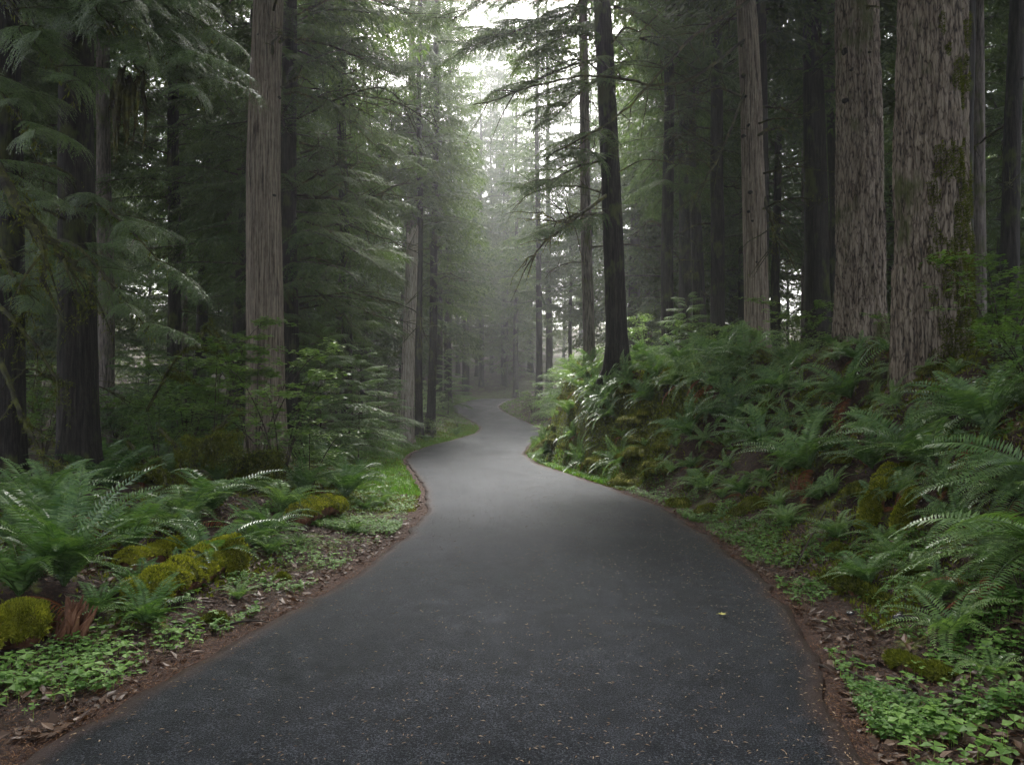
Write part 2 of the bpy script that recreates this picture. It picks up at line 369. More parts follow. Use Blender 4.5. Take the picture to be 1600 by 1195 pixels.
# ------------------------------------------------------------------ conifer branch templates
def spray(seed, L=3.2, droop=.22, step=.13, pstep=.035, pl=.085, pw=.022, sec=.34, hang=.35, mf=0, mw=1, fill=1.0):
    r = np.random.default_rng(seed); g = G()
    t = np.linspace(0, 1, 14); wig = r.normal(0, .02, 2)
    ax = np.stack([t * L * (1 - .06 * t), L * (.05 * np.sin(t * 5 + seed) + wig[0] * t), L * (.10 * t - droop * t ** 2)], 1)
    V, Q = tube(ax, L * .0085 * (1 - t * .85) + .003, 5, cap=False); g.add(V, Q, mw)
    n = int(L / step)
    for k in range(n):
        for sd in (-1, 1):
            if r.random() > fill: continue
            tt = (.12 + .86 * (k + .5 * r.random()) / n)
            P = np.array([np.interp(tt, t, ax[:, c]) for c in range(3)])
            l = L * sec * (math.sin(pi * min(1, tt * .85 + .16)) ** .7 * .85 + .15) * r.uniform(.65, 1.15)
            if tt > .93: l *= .6
            a = r.uniform(.85, 1.15) * (.98 - .3 * tt)
            D = np.array([cos(a), sd * sin(a), -.05])
            m = max(4, int(l / pstep)); s = (np.arange(m) + .5) / m
            hg = hang * r.uniform(.6, 1.4)
            pts = P + np.outer(s * l, D) + np.outer(-hg * l * s ** 2, [0, 0, 1]) + np.stack([0 * s, 0 * s, 0 * s], 1)
            tan = nrm(np.gradient(pts, axis=0)); side = nrm(np.cross(tan, [0, 0, 1.]))
            V, Q = kites(P[None], nrm(pts[-1] - P)[None], side[:1], l * .9, .008); g.add(V, Q, mw)
            for s2 in (-1, 1):
                jit = r.normal(0, .22, (m, 3))
                d = nrm(tan * r.uniform(.5, .9, (m, 1)) + side * s2 * .8 + np.array([0, 0, -.28]) + jit)
                ln = pl * (1.15 - .65 * s) * r.uniform(.7, 1.35, m) * (.6 + .4 * min(1, l / .5)) * 1.25
                nn = nrm(np.cross(d, side * s2 + r.normal(0, .35, (m, 3)) + 1e-4)); sv = nrm(np.cross(nn, d))
                V, Q = kites(pts, d, sv, ln, pw * r.uniform(.8, 1.3, m)); g.add(V, Q, mf)
            V, Q = kites(pts[-1:], tan[-1:], side[-1:], pl * 1.4, pw * 1.3); g.add(V, Q, mf)
    return g.arr()
def xf(A, loc, az, pitch, sc, roll=0.0):
    V, Q, M = A
    R = np.array(Matrix.Rotation(az, 3, 'Z') @ Matrix.Rotation(-pitch, 3, 'Y') @ Matrix.Rotation(roll, 3, 'X'))
    return (V * sc) @ R.T + np.asarray(loc), Q, M
def compose(parts):
    Vs, Qs, Ms, n = [], [], [], 0
    for V, Q, M in parts:
        Vs.append(V); Qs.append(Q + n); Ms.append(M); n += len(V)
    return np.concatenate(Vs), np.concatenate(Qs), np.concatenate(Ms)
SP_mid = [spray(k, 3.0, .20 + .05 * (k % 3), .14, .042, .085, .024, .33, .45) for k in range(5)]
SP_far = [spray(20 + k, 3.0, .24, .26, .11, .20, .062, .36, .5) for k in range(4)]
SP_near = [spray(40 + k, 3.0, .25, .085, .026, .072, .016, .30, .6) for k in range(3)]
def crown(name, seed, zb, zt, n, Lmax, set_, lean=0.0, fol=M_hem, prof=.75, zfull=None, r0=.15):
    r = np.random.default_rng(seed); ps = []
    for k in range(n):
        f = (k + r.random()) / n; z = zb + (zt - zb) * f ** 1.05
        L = Lmax * (1 - f) ** prof * r.uniform(.6, 1.15) + .5
        if f < .12: L *= .75
        az = k * 2.399 + r.uniform(-.5, .5)
        ps.append(xf(set_[r.integers(len(set_))], (cos(az) * r0 * .6, sin(az) * r0 * .6, z), az, r.uniform(-.22, .12) + .35 * f, L / 3.0, r.uniform(-.25, .25)))
    V, Q, M = compose(ps)
    return mesh(name, V, Q, None, [fol, M_twig], M)
# crown meshes shared by many trees
C_mid = [crown('crown', 100 + k, zb, 15, nb, 3.9, SP_mid, prof=.35) for k, (zb, nb) in enumerate([(2.2, 58), (3.2, 52), (4.5, 46), (6.0, 34)])]
C_top = [crown('crown', 120 + k, zb, 34, 62, 4.4, SP_far, prof=.8) for k, zb in enumerate([13, 9, 11])]
C_far = [crown('crown', 140 + k, zb, 33, nb, 4.8, SP_far, prof=.75) for k, (zb, nb) in enumerate([(1.5, 125), (4, 115), (7, 105), (10, 95)])]
C_wide = [crown('crown', 180 + k, 12.5, 30, 50, 8.0, SP_far, prof=.55) for k in range(2)]  # broad crowns above the view, spread wide to shade the near road
C_tall = [crown('crown', 190 + k, 4, 48, 130, 5.0, SP_far, prof=.7) for k in range(2)]
C_small = [crown('crown', 160 + k, .5, h, 40, 1.9, SP_mid, fol=M_hemb, prof=.8, r0=.03) for k, h in enumerate([3.5, 4.5, 2.6])]
# ------------------------------------------------------------------ trunks
def trunk_mesh(seed, dia, Ht, lean=(0, 0), n=40, fine=.06, furrow=.03, kxy=9, kz=1.2, matl=M_dark, flare=.35, broken=None, smooth=True, tp=.72):
    r0 = dia / 2
    z = np.concatenate([np.arange(-.8, 12, fine), np.arange(12, Ht, .8), [Ht]]) if broken is None else np.arange(-.8, Ht, fine)
    th = np.arange(n) / n * 2 * pi
    taper = 1 - tp * np.clip(z, 0, None) / max(Ht, 30)
    fl = 1 + flare * np.exp(-np.clip(z + .15, 0, None) / .45)
    R = r0 * (taper * fl)[:, None] * np.ones((1, n))
    lobes = .6 * flare * np.exp(-np.clip(z, 0, None) / .5)[:, None] * (np.cos(th * 5 + seed) + .6 * np.cos(th * 3 + seed * 2))[None, :]
    R = R * (1 + lobes)
    cx, cyv, zz = np.cos(th)[None, :] * r0, np.sin(th)[None, :] * r0, z[:, None]
    sw = vn(zz * .6, seed, 0, 3) * .05
    nz = 1 - 2 * np.abs(fbm((cx + sw) * kxy + seed, (cyv + sw) * kxy, zz * kz, 3, seed))
    big = fbm(cx * 1.8 / r0 * .3, cyv * 1.8 / r0 * .3, zz * .35 + seed, 2, seed + 3)
    R = R + furrow * nz * .6 + r0 * .045 * big
    if broken is not None:
        top = Ht - .9 * (.5 + .5 * vn(th * 2.1, seed, 0, 1)) ** 1
        zz = np.minimum(z[:, None], top[None, :]) * np.ones((1, n))
    else: zz = z[:, None] * np.ones((1, n))
    bend = fbm(z * .09, seed * 1.7, 0, 2, seed) * .10 * np.clip(z / 4, 0, 1.5)
    bend2 = fbm(z * .09, seed * 1.7 + 9, 0, 2, seed) * .10 * np.clip(z / 4, 0, 1.5)
    V = np.stack([R * np.cos(th)[None, :] + (lean[0] * z + bend)[:, None], R * np.sin(th)[None, :] + (lean[1] * z + bend2)[:, None], zz], -1).reshape(-1, 3)
    m = len(z); i = np.arange(m - 1)[:, None] * n; j = np.arange(n)[None, :]; j2 = (j + 1) % n
    Q = np.stack([i + j, i + j2, i + n + j2, i + n + j], -1).reshape(-1, 4)
    V = np.vstack([V, [[lean[0] * Ht + bend[-1], lean[1] * Ht + bend2[-1], zz[-1].mean() - (.15 if broken else 0)]]])
    a = np.arange(0, n, 2); b = (m - 1) * n
    Q = np.vstack([Q, np.stack([np.full(len(a), len(V) - 1), b + a, b + a + 1, b + (a + 2) % n], -1)])
    return mesh('trunk', V, Q, None, [matl], None, smooth)
def limb_mesh(seed, pts, r0, twigs=6, moss=0, tl=.5, mats=None, n=24, tuft=0, droop=0.0):
    r = np.random.default_rng(seed); g = G(); P = bez(pts, n); t = np.linspace(0, 1, n)
    P[1:] += r.normal(0, r0 * .35, (n - 1, 3)) * np.minimum(1, t[1:, None] * 3)
    V, Q = tube(P, r0 * (1 - .8 * t) + .003, 7, .22, seed); g.add(V, Q, 0)
    tw = []
    for k in range(twigs):
        i0 = r.integers(n // 5, n - 1); T = nrm(P[min(i0 + 1, n - 1)] - P[i0 - 1]); l = tl * r.uniform(.4, 1.3)
        d = nrm(T * .6 + r.normal(0, .55, 3) + np.array([0, 0, .1 - droop]))
        q = P[i0] + np.outer([0, .35, .7, 1], d * l) + np.outer([0, .02, .08, .16], [0, 0, -1.]) * l * (.5 + droop) + r.normal(0, .02 * l, (4, 3)) * [[0], [1], [1], [1]]
        q = bez(q, 8); tw.append(q)
        V, Q = tube(q, r0 * .32 * (1 - np.linspace(0, .85, 8)) + .002, 4, cap=False); g.add(V, Q, 0)
    if tuft:                                     # moss hanging from the limb
        allp = np.vstack([P] + tw); k = r.integers(0, len(allp), tuft)
        b = allp[k] + r.normal(0, r0 * .7, (tuft, 3)); d = nrm(r.normal(0, .45, (tuft, 3)) + [0, 0, -.5])
        V, Q = kites(b, d, nrm(np.cross(d, r.normal(0, 1, (tuft, 3)))), r.uniform(.02, .075, tuft), r.uniform(.006, .016, tuft)); g.add(V, Q, 1)
    return g.mesh('limb', mats or [M_limb, M_mossf])
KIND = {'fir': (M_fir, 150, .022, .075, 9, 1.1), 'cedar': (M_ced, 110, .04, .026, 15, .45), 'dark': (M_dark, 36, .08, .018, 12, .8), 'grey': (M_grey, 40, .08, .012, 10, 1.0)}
def tree(name, label, pxb, pxt, dia, y, kind='dark', crowns=(), limbs=0, limb_len=1.6, seed=1, top=32, limb_z=(2, 9), group=None, cat='tree', flare=.35, crot=0., lr=.03, side=None, csc=1.0, z=None):
    xb = wx(pxb, y, 2); zb = gh(xb, y) if z is None else z
    zt = at(800, 0, y)[2]; xt = wx(pxt, y, zt); lean = (xt - xb) / (zt - zb)
    root = link(name, None, None, (xb, y, zb)); root.empty_display_size = .3
    ml, n, fine, fur, kx, kz = KIND[kind]
    link('trunk', trunk_mesh(seed, dia, top, (lean, 0), n, fine, fur, kx, kz, ml, flare), root)
    for k, (c, zoff, sc) in enumerate(crowns):
        o = link('crown', c, root, (lean * (zoff + 6), 0, zoff), (0, 0, crot + k * 1.9 + seed), sc)
        o.rotation_euler = (0, math.atan(lean), crot + k * 1.9 + seed)
    r = np.random.default_rng(seed + 50)
    for k in range(limbs):
        zz = r.uniform(*limb_z); az = r.uniform(0, 2 * pi) if side is None else side + r.uniform(-.9, .9)
        L = limb_len * r.uniform(.35, 1.25); u_ = r.uniform(-.15, .35); dr = r.uniform(.1, .5)
        d = np.array([cos(az), sin(az), 0]); c0 = np.array([lean * zz, 0, zz]) + d * dia * .36
        pts = [c0, c0 + d * L * .35 + [0, 0, L * u_ * .4], c0 + d * L * .7 + [0, 0, L * (u_ * .5 - dr * .3)] + r.normal(0, .06 * L, 3), c0 + d * L + [0, 0, L * (u_ * .4 - dr * .7)] + r.normal(0, .08 * L, 3)]
        link('limb', limb_mesh(seed * 31 + k, pts, lr * r.uniform(.6, 1.2), int(3 + 5 * L), 0, L * .35, tuft=0 if y > 22 else 60), root)
    tag(root, label, cat, group)
    return root
A, B_, C_, D_ = C_mid
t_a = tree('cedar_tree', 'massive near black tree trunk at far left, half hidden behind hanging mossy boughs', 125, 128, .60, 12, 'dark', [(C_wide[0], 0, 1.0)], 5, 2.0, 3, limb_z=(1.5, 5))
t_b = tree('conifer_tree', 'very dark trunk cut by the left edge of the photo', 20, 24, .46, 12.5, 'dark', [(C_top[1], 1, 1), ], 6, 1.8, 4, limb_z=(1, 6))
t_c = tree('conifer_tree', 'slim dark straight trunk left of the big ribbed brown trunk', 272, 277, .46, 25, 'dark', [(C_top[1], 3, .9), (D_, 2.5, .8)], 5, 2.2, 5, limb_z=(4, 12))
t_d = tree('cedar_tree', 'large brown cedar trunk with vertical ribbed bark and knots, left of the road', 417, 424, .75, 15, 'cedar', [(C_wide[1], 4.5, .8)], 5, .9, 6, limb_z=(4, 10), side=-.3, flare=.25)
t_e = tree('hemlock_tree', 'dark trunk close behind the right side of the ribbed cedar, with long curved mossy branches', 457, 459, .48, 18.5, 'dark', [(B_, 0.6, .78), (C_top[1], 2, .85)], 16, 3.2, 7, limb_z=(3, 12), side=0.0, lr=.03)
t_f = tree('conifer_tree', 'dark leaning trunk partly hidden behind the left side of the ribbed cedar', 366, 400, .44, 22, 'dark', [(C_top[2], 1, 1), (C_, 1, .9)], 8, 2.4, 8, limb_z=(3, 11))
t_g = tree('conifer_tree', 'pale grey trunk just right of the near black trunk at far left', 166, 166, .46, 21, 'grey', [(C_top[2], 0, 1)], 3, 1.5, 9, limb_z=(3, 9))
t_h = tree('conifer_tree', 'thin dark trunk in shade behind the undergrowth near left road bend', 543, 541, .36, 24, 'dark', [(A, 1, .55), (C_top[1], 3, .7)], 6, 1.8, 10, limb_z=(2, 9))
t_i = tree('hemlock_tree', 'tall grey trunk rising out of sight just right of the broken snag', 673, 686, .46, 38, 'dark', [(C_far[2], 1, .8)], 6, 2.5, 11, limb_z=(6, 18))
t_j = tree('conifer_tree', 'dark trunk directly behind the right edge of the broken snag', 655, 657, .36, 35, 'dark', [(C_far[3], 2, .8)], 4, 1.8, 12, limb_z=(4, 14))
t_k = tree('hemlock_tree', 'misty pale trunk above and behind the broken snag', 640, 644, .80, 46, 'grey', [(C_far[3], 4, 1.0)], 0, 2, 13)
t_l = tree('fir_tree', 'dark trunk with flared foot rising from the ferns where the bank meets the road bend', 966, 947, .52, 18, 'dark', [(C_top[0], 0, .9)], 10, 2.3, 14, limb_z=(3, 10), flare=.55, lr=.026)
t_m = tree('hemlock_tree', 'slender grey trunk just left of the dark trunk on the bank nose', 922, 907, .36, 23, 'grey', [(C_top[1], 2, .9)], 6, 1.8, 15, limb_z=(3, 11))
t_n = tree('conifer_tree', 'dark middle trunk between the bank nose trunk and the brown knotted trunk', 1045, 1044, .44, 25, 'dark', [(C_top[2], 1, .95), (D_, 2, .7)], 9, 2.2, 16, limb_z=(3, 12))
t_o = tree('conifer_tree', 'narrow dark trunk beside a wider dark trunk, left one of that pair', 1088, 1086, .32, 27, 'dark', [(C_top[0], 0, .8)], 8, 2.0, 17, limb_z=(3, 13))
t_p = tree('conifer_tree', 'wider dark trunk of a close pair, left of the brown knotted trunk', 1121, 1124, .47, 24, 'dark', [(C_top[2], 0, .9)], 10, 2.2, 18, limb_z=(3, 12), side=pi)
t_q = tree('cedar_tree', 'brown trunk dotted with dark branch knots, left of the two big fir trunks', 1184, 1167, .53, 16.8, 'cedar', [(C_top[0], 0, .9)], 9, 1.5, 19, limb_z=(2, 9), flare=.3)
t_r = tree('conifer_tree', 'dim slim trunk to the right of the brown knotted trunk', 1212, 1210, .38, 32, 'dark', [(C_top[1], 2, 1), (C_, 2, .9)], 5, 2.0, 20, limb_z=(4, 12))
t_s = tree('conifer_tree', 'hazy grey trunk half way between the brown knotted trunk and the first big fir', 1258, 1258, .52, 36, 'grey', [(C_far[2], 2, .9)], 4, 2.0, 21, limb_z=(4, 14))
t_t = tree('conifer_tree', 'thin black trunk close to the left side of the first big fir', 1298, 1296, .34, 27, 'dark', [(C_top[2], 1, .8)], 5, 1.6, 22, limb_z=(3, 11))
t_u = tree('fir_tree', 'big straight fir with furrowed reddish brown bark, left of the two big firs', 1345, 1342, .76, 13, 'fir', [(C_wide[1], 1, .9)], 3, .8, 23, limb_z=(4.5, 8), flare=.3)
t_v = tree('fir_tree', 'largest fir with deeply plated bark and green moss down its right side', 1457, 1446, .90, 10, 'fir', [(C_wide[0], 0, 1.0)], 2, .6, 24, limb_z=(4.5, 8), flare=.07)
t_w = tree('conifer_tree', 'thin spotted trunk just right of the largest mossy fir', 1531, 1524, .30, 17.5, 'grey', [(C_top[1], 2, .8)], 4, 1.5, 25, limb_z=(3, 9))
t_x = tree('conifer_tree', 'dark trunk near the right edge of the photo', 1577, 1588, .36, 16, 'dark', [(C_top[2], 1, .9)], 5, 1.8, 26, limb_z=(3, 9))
t_y = tree('conifer_tree', 'black trunk tucked against the right flank of the largest mossy fir', 1506, 1504, .36, 14.5, 'dark', [(C_top[0], 1, .8)], 2, 1.2, 27, limb_z=(4, 8))
def knots(root, name_lab, pts, y, dia):
    for k, (px, py) in enumerate(pts):
        p = at(px, py, y - dia * .4); c = np.array(p) - np.array(root.location); rr = random.uniform(.6, 1.3)
        link('knot', limb_mesh(1500 + k + int(px), [c + [0, .06, 0], c + [.0, -.02 * rr, -.005], c + [0, -.05 * rr, -.01]], .04 * rr, 0, n=6, mats=[M_dark, M_mossf]), root)
knots(t_d, '', [(405, 55), (412, 95), (414, 128), (436, 152), (415, 212), (409, 265), (428, 305), (393, 358), (420, 362), (440, 60), (400, 450), (430, 505)], 15, .72)
knots(t_q, '', [(1160, 70), (1162, 118), (1166, 150), (1170, 195), (1162, 212), (1172, 300), (1176, 345), (1170, 330), (1180, 410), (1184, 470)], 16.8, .5)
knots(t_u, '', [(1320, 80), (1342, 12), (1358, 82), (1332, 108), (1345, 158), (1322, 156)], 13, .72)
# broken snag
ys = 32; sx = wx(636, ys); sz = gh(sx, ys)
sn = link('broken_snag', None, None, (sx, ys, sz)); tag(sn, 'pale dead broken topped trunk dotted with knots left of the far road bend', 'dead tree')
hs_ = at(640, 350, ys)[2] - sz
link('trunk', trunk_mesh(30, .62, hs_, ((wx(642, ys, 8) - sx) / hs_, 0), 36, .08, .012, 10, 1, M_snag, .25, broken=True), sn)
for k in range(7):
    az = k * 2.1; zz = 1.8 + k * .8; c0 = np.array([cos(az) * .2, sin(az) * .2, zz])
    link('branch_stub', limb_mesh(300 + k, [c0, c0 + [cos(az) * .12, sin(az) * .12, .01], c0 + [cos(az) * .25, sin(az) * .25, -.02]], .03, 0, n=8), sn)
# ------------------------------------------------------------------ forest behind: individually placed trees, shared meshes
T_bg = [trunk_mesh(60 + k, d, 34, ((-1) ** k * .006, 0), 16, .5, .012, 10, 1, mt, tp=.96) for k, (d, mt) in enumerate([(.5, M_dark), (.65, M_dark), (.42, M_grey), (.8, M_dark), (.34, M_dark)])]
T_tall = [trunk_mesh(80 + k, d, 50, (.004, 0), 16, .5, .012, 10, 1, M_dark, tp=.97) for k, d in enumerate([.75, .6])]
spots = []; placed = [(o.location.x, o.location.y) for o in S.collection.objects if o.type == 'EMPTY']
r = np.random.default_rng(12); tries = 0
while len(spots) < 205 and tries < 40000:
    tries += 1
    y = r.uniform(20, 128); x = r.uniform(-1, 1) * (.78 * y + 6) * (1 if r.random() < .6 else .4)
    s = max(x - xr(y), xl(y) - x)
    if s < (4.2 if 40 < y < 85 else 3.2): continue
    pxx = 800 + F * x / y
    if y < 50 and 545 < pxx < 700: continue
    if y > 27 and ((190 < pxx < 268 and r.random() < .9) or (1205 < pxx < 1300 and r.random() < .7) or (470 < pxx < 540 and r.random() < .5)): continue
    md = 2.3 + y * .03
    if any((x - a) ** 2 + (y - b) ** 2 < md * md for a, b in placed): continue
    placed.append((x, y)); spots.append((x, y))
GL = 'background trees standing in the misty forest'
for k, (x, y) in enumerate(spots):
    root = link('conifer_tree', None, None, (x, y, gh(x, y) - .1)); root.empty_display_size = .3
    sc = r.uniform(.75, 1.2); ti = int(r.integers(0, 5))
    root.rotation_euler = (r.normal(0, .01), r.normal(0, .012), r.uniform(0, 6.28))
    link('trunk', T_bg[ti], root, sc=(sc, sc, 1))
    ci = C_far[int(r.choice([0, 1, 2, 3], p=[.3, .3, .25, .15]))]
    if y < 34: ci = [C_mid[3], C_mid[2], C_far[3]][int(r.integers(3))]
    link('crown', ci, root, (0, 0, r.uniform(-1, 1.5)), (0, 0, r.uniform(0, 6.28)), (sc, sc, r.uniform(.85, 1.1)))
    if ci in C_mid: link('crown', C_top[int(r.integers(3))], root, (0, 0, 0), (0, 0, r.uniform(0, 6)), 1)
    sidew = 'left' if x < xl(y) else 'right'
    tag(root, 'indistinct conifer among the many receding into the mist on the %s of the road' % sidew, 'tree', GL + ' ' + sidew)
for k, (px, y, sc, ti) in enumerate([(700, 66, 1, 0), (722, 72, .95, 3), (738, 84, 1.05, 1), (752, 98, 1.1, 0), (768, 106, 1.1, 3), (786, 100, 1, 1), (806, 92, 1, 2), (824, 78, .95, 3), (842, 62, .9, 1), (684, 58, .9, 4), (715, 104, 1.1, 1), (775, 122, 1.15, 0), (735, 120, 1.15, 2), (800, 118, 1.1, 3), (858, 74, 1, 0)]):
    if y < 90 and 700 < px < 838: continue
    x = wx(px, y); root = link('tall_conifer', None, None, (x, y, gh(x, y) - .1)); root.rotation_euler = (0, 0, k * 1.1)
    link('trunk', T_tall[ti % 2], root); link('crown', C_tall[k % 2], root, (0, 0, (k * 3) % 5), (0, 0, k), (sc, sc, sc * (1.3 if y > 90 else 1)))
    tag(root, 'tall pale conifer fading into the mist above the far end of the road', 'tree', 'tall misty conifers beyond the road end')
# unseen trees added beside and behind the camera to shade the near ground
for k, (x, y) in enumerate([(-7.2, 5), (-9, 9), (-6.5, 0), (7.5, 5.0), (7.5, 0), (10.5, 8.5), (-7, -7), (5, -7), (-13, 12), (14, 12), (-12, 3), (12, 3), (-11, -4), (11, -4)]):
    root = link('conifer_tree', None, None, (x, y, gh(x, y) - .1))
    link('trunk', T_bg[k % 5], root); link('crown', C_wide[k % 2], root, (0, 0, 1.5), (0, 0, k * 1.3))
    tag(root, 'tall unseen conifer added beside the road to shade the near ground', 'tree', 'conifers added out of view for shade')
# understory: small bright hemlocks
GS = 'young hemlocks in the undergrowth'
for k, (px, py_y, sc, lab) in enumerate([
        (590, 24, .9, 'small bright green young hemlock left of the road in front of the broken snag'),
        (560, 20, .7, 'low young hemlock above the ferns right of the ribbed cedar'),
        (300, 17, .95, 'spreading young hemlock behind the fallen mossy branches'),
        (230, 18, .9, 'young hemlock between the near black trunk and the fallen mossy branches'),
        (500, 19, .8, 'drooping young hemlock in shade right of the ribbed cedar foot'),
        (890, 30, .95, 'pale young hemlock behind the bank nose, left of the slender grey trunk'),
        (1075, 22, .7, 'dim young hemlock behind the ferns on the bank crest'),
        (700, 52, 1.0, 'misty young hemlock left of the far road'),
        (885, 44, 1.1, 'misty young hemlock right of the far road bend')]):
    x = wx(px, py_y); root = link('young_hemlock', None, None, (x, py_y, gh(x, py_y)))
    link('trunk', mesh('trunk', *tube(bez([(0, 0, -.1), (.03, 0, 1.2), (0, .02, 3)], 8), np.linspace(.03, .006, 8), 6), None, [M_twig]), root, sc=sc)
    link('crown', C_small[k % 3], root, (0, 0, 0), (0, 0, k * 1.3), sc)
    tag(root, lab, 'tree', GS)
# ------------------------------------------------------------------ hanging boughs close to the camera
def bough(parent, base, tip, sc_n, seeds, r0=.035, sag=.3, spr=SP_near, fol=M_hem2, name='bough', tuft=250, n_sp=9, spl=1.1, rollj=.5):
    base, tip = np.array(base), np.array(tip); L = np.linalg.norm(tip - base); r = np.random.default_rng(seeds)
    P = bez([base, base * .66 + tip * .34 + [0, 0, sag * L * .35], base * .33 + tip * .67 + [0, 0, sag * L * .25], tip], 20)
    g = G(); V, Q = tube(P, np.linspace(r0, .006, 20), 7, .25, seeds); g.add(V, Q, 1)
    for k in range(n_sp):
        f = (k + .6) / n_sp; i0 = min(18, int(f * 19)); T = nrm(P[i0 + 1] - P[max(i0 - 1, 0)])
        az = math.atan2(T[1], T[0]) + (-1) ** k * r.uniform(.35, 1.1) * (1 - .6 * f)
        V, Q, M = xf(spr[r.integers(len(spr))], P[i0], az, r.uniform(-.5, .02), spl * (1 - .35 * f) * r.uniform(.7, 1.15) / 3.0, r.uniform(-rollj, rollj))
        g.V.append(V); g.Q.append(Q + g.n); g.M.append(np.where(M == 0, 0, 1)); g.n += len(V)
    if tuft:
        k = r.integers(0, 20, tuft); b = P[k] + r.normal(0, r0 * .8, (tuft, 3)); d = nrm(r.normal(0, .4, (tuft, 3)) + [0, 0, -.8])
        V, Q = kites(b, d, nrm(np.cross(d, r.normal(0, 1, (tuft, 3)))), r.uniform(.03, .12, tuft), r.uniform(.008, .02, tuft)); g.add(V, Q, 2)
    m = g.mesh(name, [fol, M_limb, M_mossf])
    rp = parent.location if parent else Vector((0, 0, 0))
    return link(name, m, parent, (-rp[0], -rp[1], -rp[2]))
for k, (b, t, n, l, rr0) in enumerate([
        ((30, -60, 11.5), (290, 130, 8.0), 14, 1.9, .05), ((0, -90, 11), (200, 40, 7.5), 12, 1.9, .05), ((-60, -20, 11), (120, 160, 8.5), 12, 1.8, .05),
        ((100, -60, 11), (250, 90, 8.2), 16, 1.8, .04), ((140, -50, 10), (315, 165, 8.3), 16, 1.7, .04), ((60, -60, 10.5), (180, 60, 8), 16, 1.8, .04), ((150, -20, 11), (270, 60, 8.6), 14, 1.6, .04), ((100, 20, 11), (230, 130, 8.4), 14, 1.6, .04),
        ((90, 330, 11.6), (260, 420, 8.5), 11, 1.5, .04), ((60, 380, 11.5), (235, 520, 9), 11, 1.4, .04), ((-60, 250, 10), (60, 330, 9), 8, 1.2, .04),
        ((90, -120, 12), (330, 60, 9), 11, 1.7, .05), ((-80, 420, 11), (60, 470, 9.5), 8, 1.3, .04), ((-80, 100, 11), (60, 230, 9.0), 10, 1.5, .04)]):
    bough(t_a, at(*b), at(*t), 1, 500 + k, rr0, .25, n_sp=n, spl=l)
for k, (pts, r0, par) in enumerate([
        ([(-20, 235, 9), (30, 320, 8.6), (62, 380, 8.5), (70, 440, 8.6)], .075, t_b), ([(30, 320, 8.6), (90, 390, 8.8), (135, 430, 9), (140, 480, 9)], .06, t_b),
        ([(0, 560, 10), (30, 640, 9.5), (60, 700, 9.2), (110, 745, 9)], .035, t_b), ([(0, 480, 10), (40, 520, 9.5), (90, 590, 9.3), (110, 600, 9.2)], .03, t_b),
        ([(0, 390, 10), (20, 430, 9.5), (40, 470, 9.5), (15, 520, 9.5)], .03, t_b)]):
    P = [at(*p) for p in pts]; m = limb_mesh(700 + k, P, r0, 9, tl=.5, tuft=900, droop=.6)
    rp = par.location; link('mossy_limb', m, par, (-rp[0], -rp[1], -rp[2]))
# moss beard hanging from the bough at upper left
rr_ = np.random.default_rng(77); g = G()
for k in range(17):
    p0 = at(200 + rr_.uniform(-18, 22), 110 + rr_.uniform(-5, 20), 8.2 + rr_.uniform(-.1, .1)); l = rr_.uniform(.3, .95)
    P = p0 + np.outer(np.linspace(0, l, 9), [0, 0, -1]) + np.cumsum(rr_.normal(0, .012, (9, 3)), 0)
    V, Q = tube(P, np.array([.01, .022, .026, .024, .02, .018, .014, .009, .003]) * rr_.uniform(.7, 1.3), 6, .5, k); g.add(V, Q, 0)
    m_ = 90; i0 = rr_.integers(0, 9, m_); d = nrm(rr_.normal(0, .5, (m_, 3)) + [0, 0, -.8])
    V, Q = kites(P[i0] + rr_.normal(0, .012, (m_, 3)), d, nrm(np.cross(d, rr_.normal(0, 1, (m_, 3)))), rr_.uniform(.02, .07, m_), .009); g.add(V, Q, 1)
rp = t_a.location; link('moss_beard', g.mesh('moss_beard', [M_limb, M_beard]), t_a, (-rp[0], -rp[1], -rp[2]))
# boughs over the road from the right-hand trees, and the long bare diagonal limbs
for k, (b, t, n, l) in enumerate([
        ((948, 250, 18), (828, 300, 16.5), 11, 1.8), ((945, 120, 18), (860, 190, 16.5), 11, 1.9), ((948, 60, 18), (760, 60, 17), 14, 2.1), ((955, 330, 18), (850, 370, 17), 10, 1.6),
        ((948, -40, 18), (790, -10, 16.5), 12, 2.2), ((1000, 60, 18), (1090, 110, 17), 9, 1.8), ((950, 200, 18), (880, 250, 16.5), 9, 1.7), ((950, -80, 18), (880, 60, 17), 10, 1.9),
        ((960, 10, 18), (1040, 60, 17), 9, 1.6), ((948, 10, 18), (735, 80, 16.8), 15, 2.2), ((948, -70, 18), (700, 35, 16.6), 15, 2.3), ((948, 90, 18), (790, 150, 17), 12, 2.0)]):
    bough(t_l, at(*b), at(*t), 1, 600 + k, .035, .12, SP_mid, M_hem, 'bough', 60, n, l)
for k, (b, t, n, l) in enumerate([
        ((460, 60, 18.5), (640, 130, 17), 13, 2.0), ((460, 130, 18.5), (620, 260, 17), 12, 2.0), ((460, 260, 18.5), (590, 330, 17), 12, 1.9), ((460, 340, 18.5), (600, 420, 17), 12, 1.9),
        ((460, -20, 18.5), (640, 20, 17), 13, 2.1), ((458, 430, 18.5), (560, 520, 17), 10, 1.6), ((455, 170, 18.5), (330, 220, 19.5), 10, 1.9), ((455, 280, 18.5), (310, 330, 20), 12, 2.2), ((455, 40, 18.5), (330, 70, 19.5), 10, 1.9)]):
    bough(t_e, at(*b), at(*t), 1, 630 + k, .035, .12, SP_mid, M_hem, 'bough', 60, n, l)
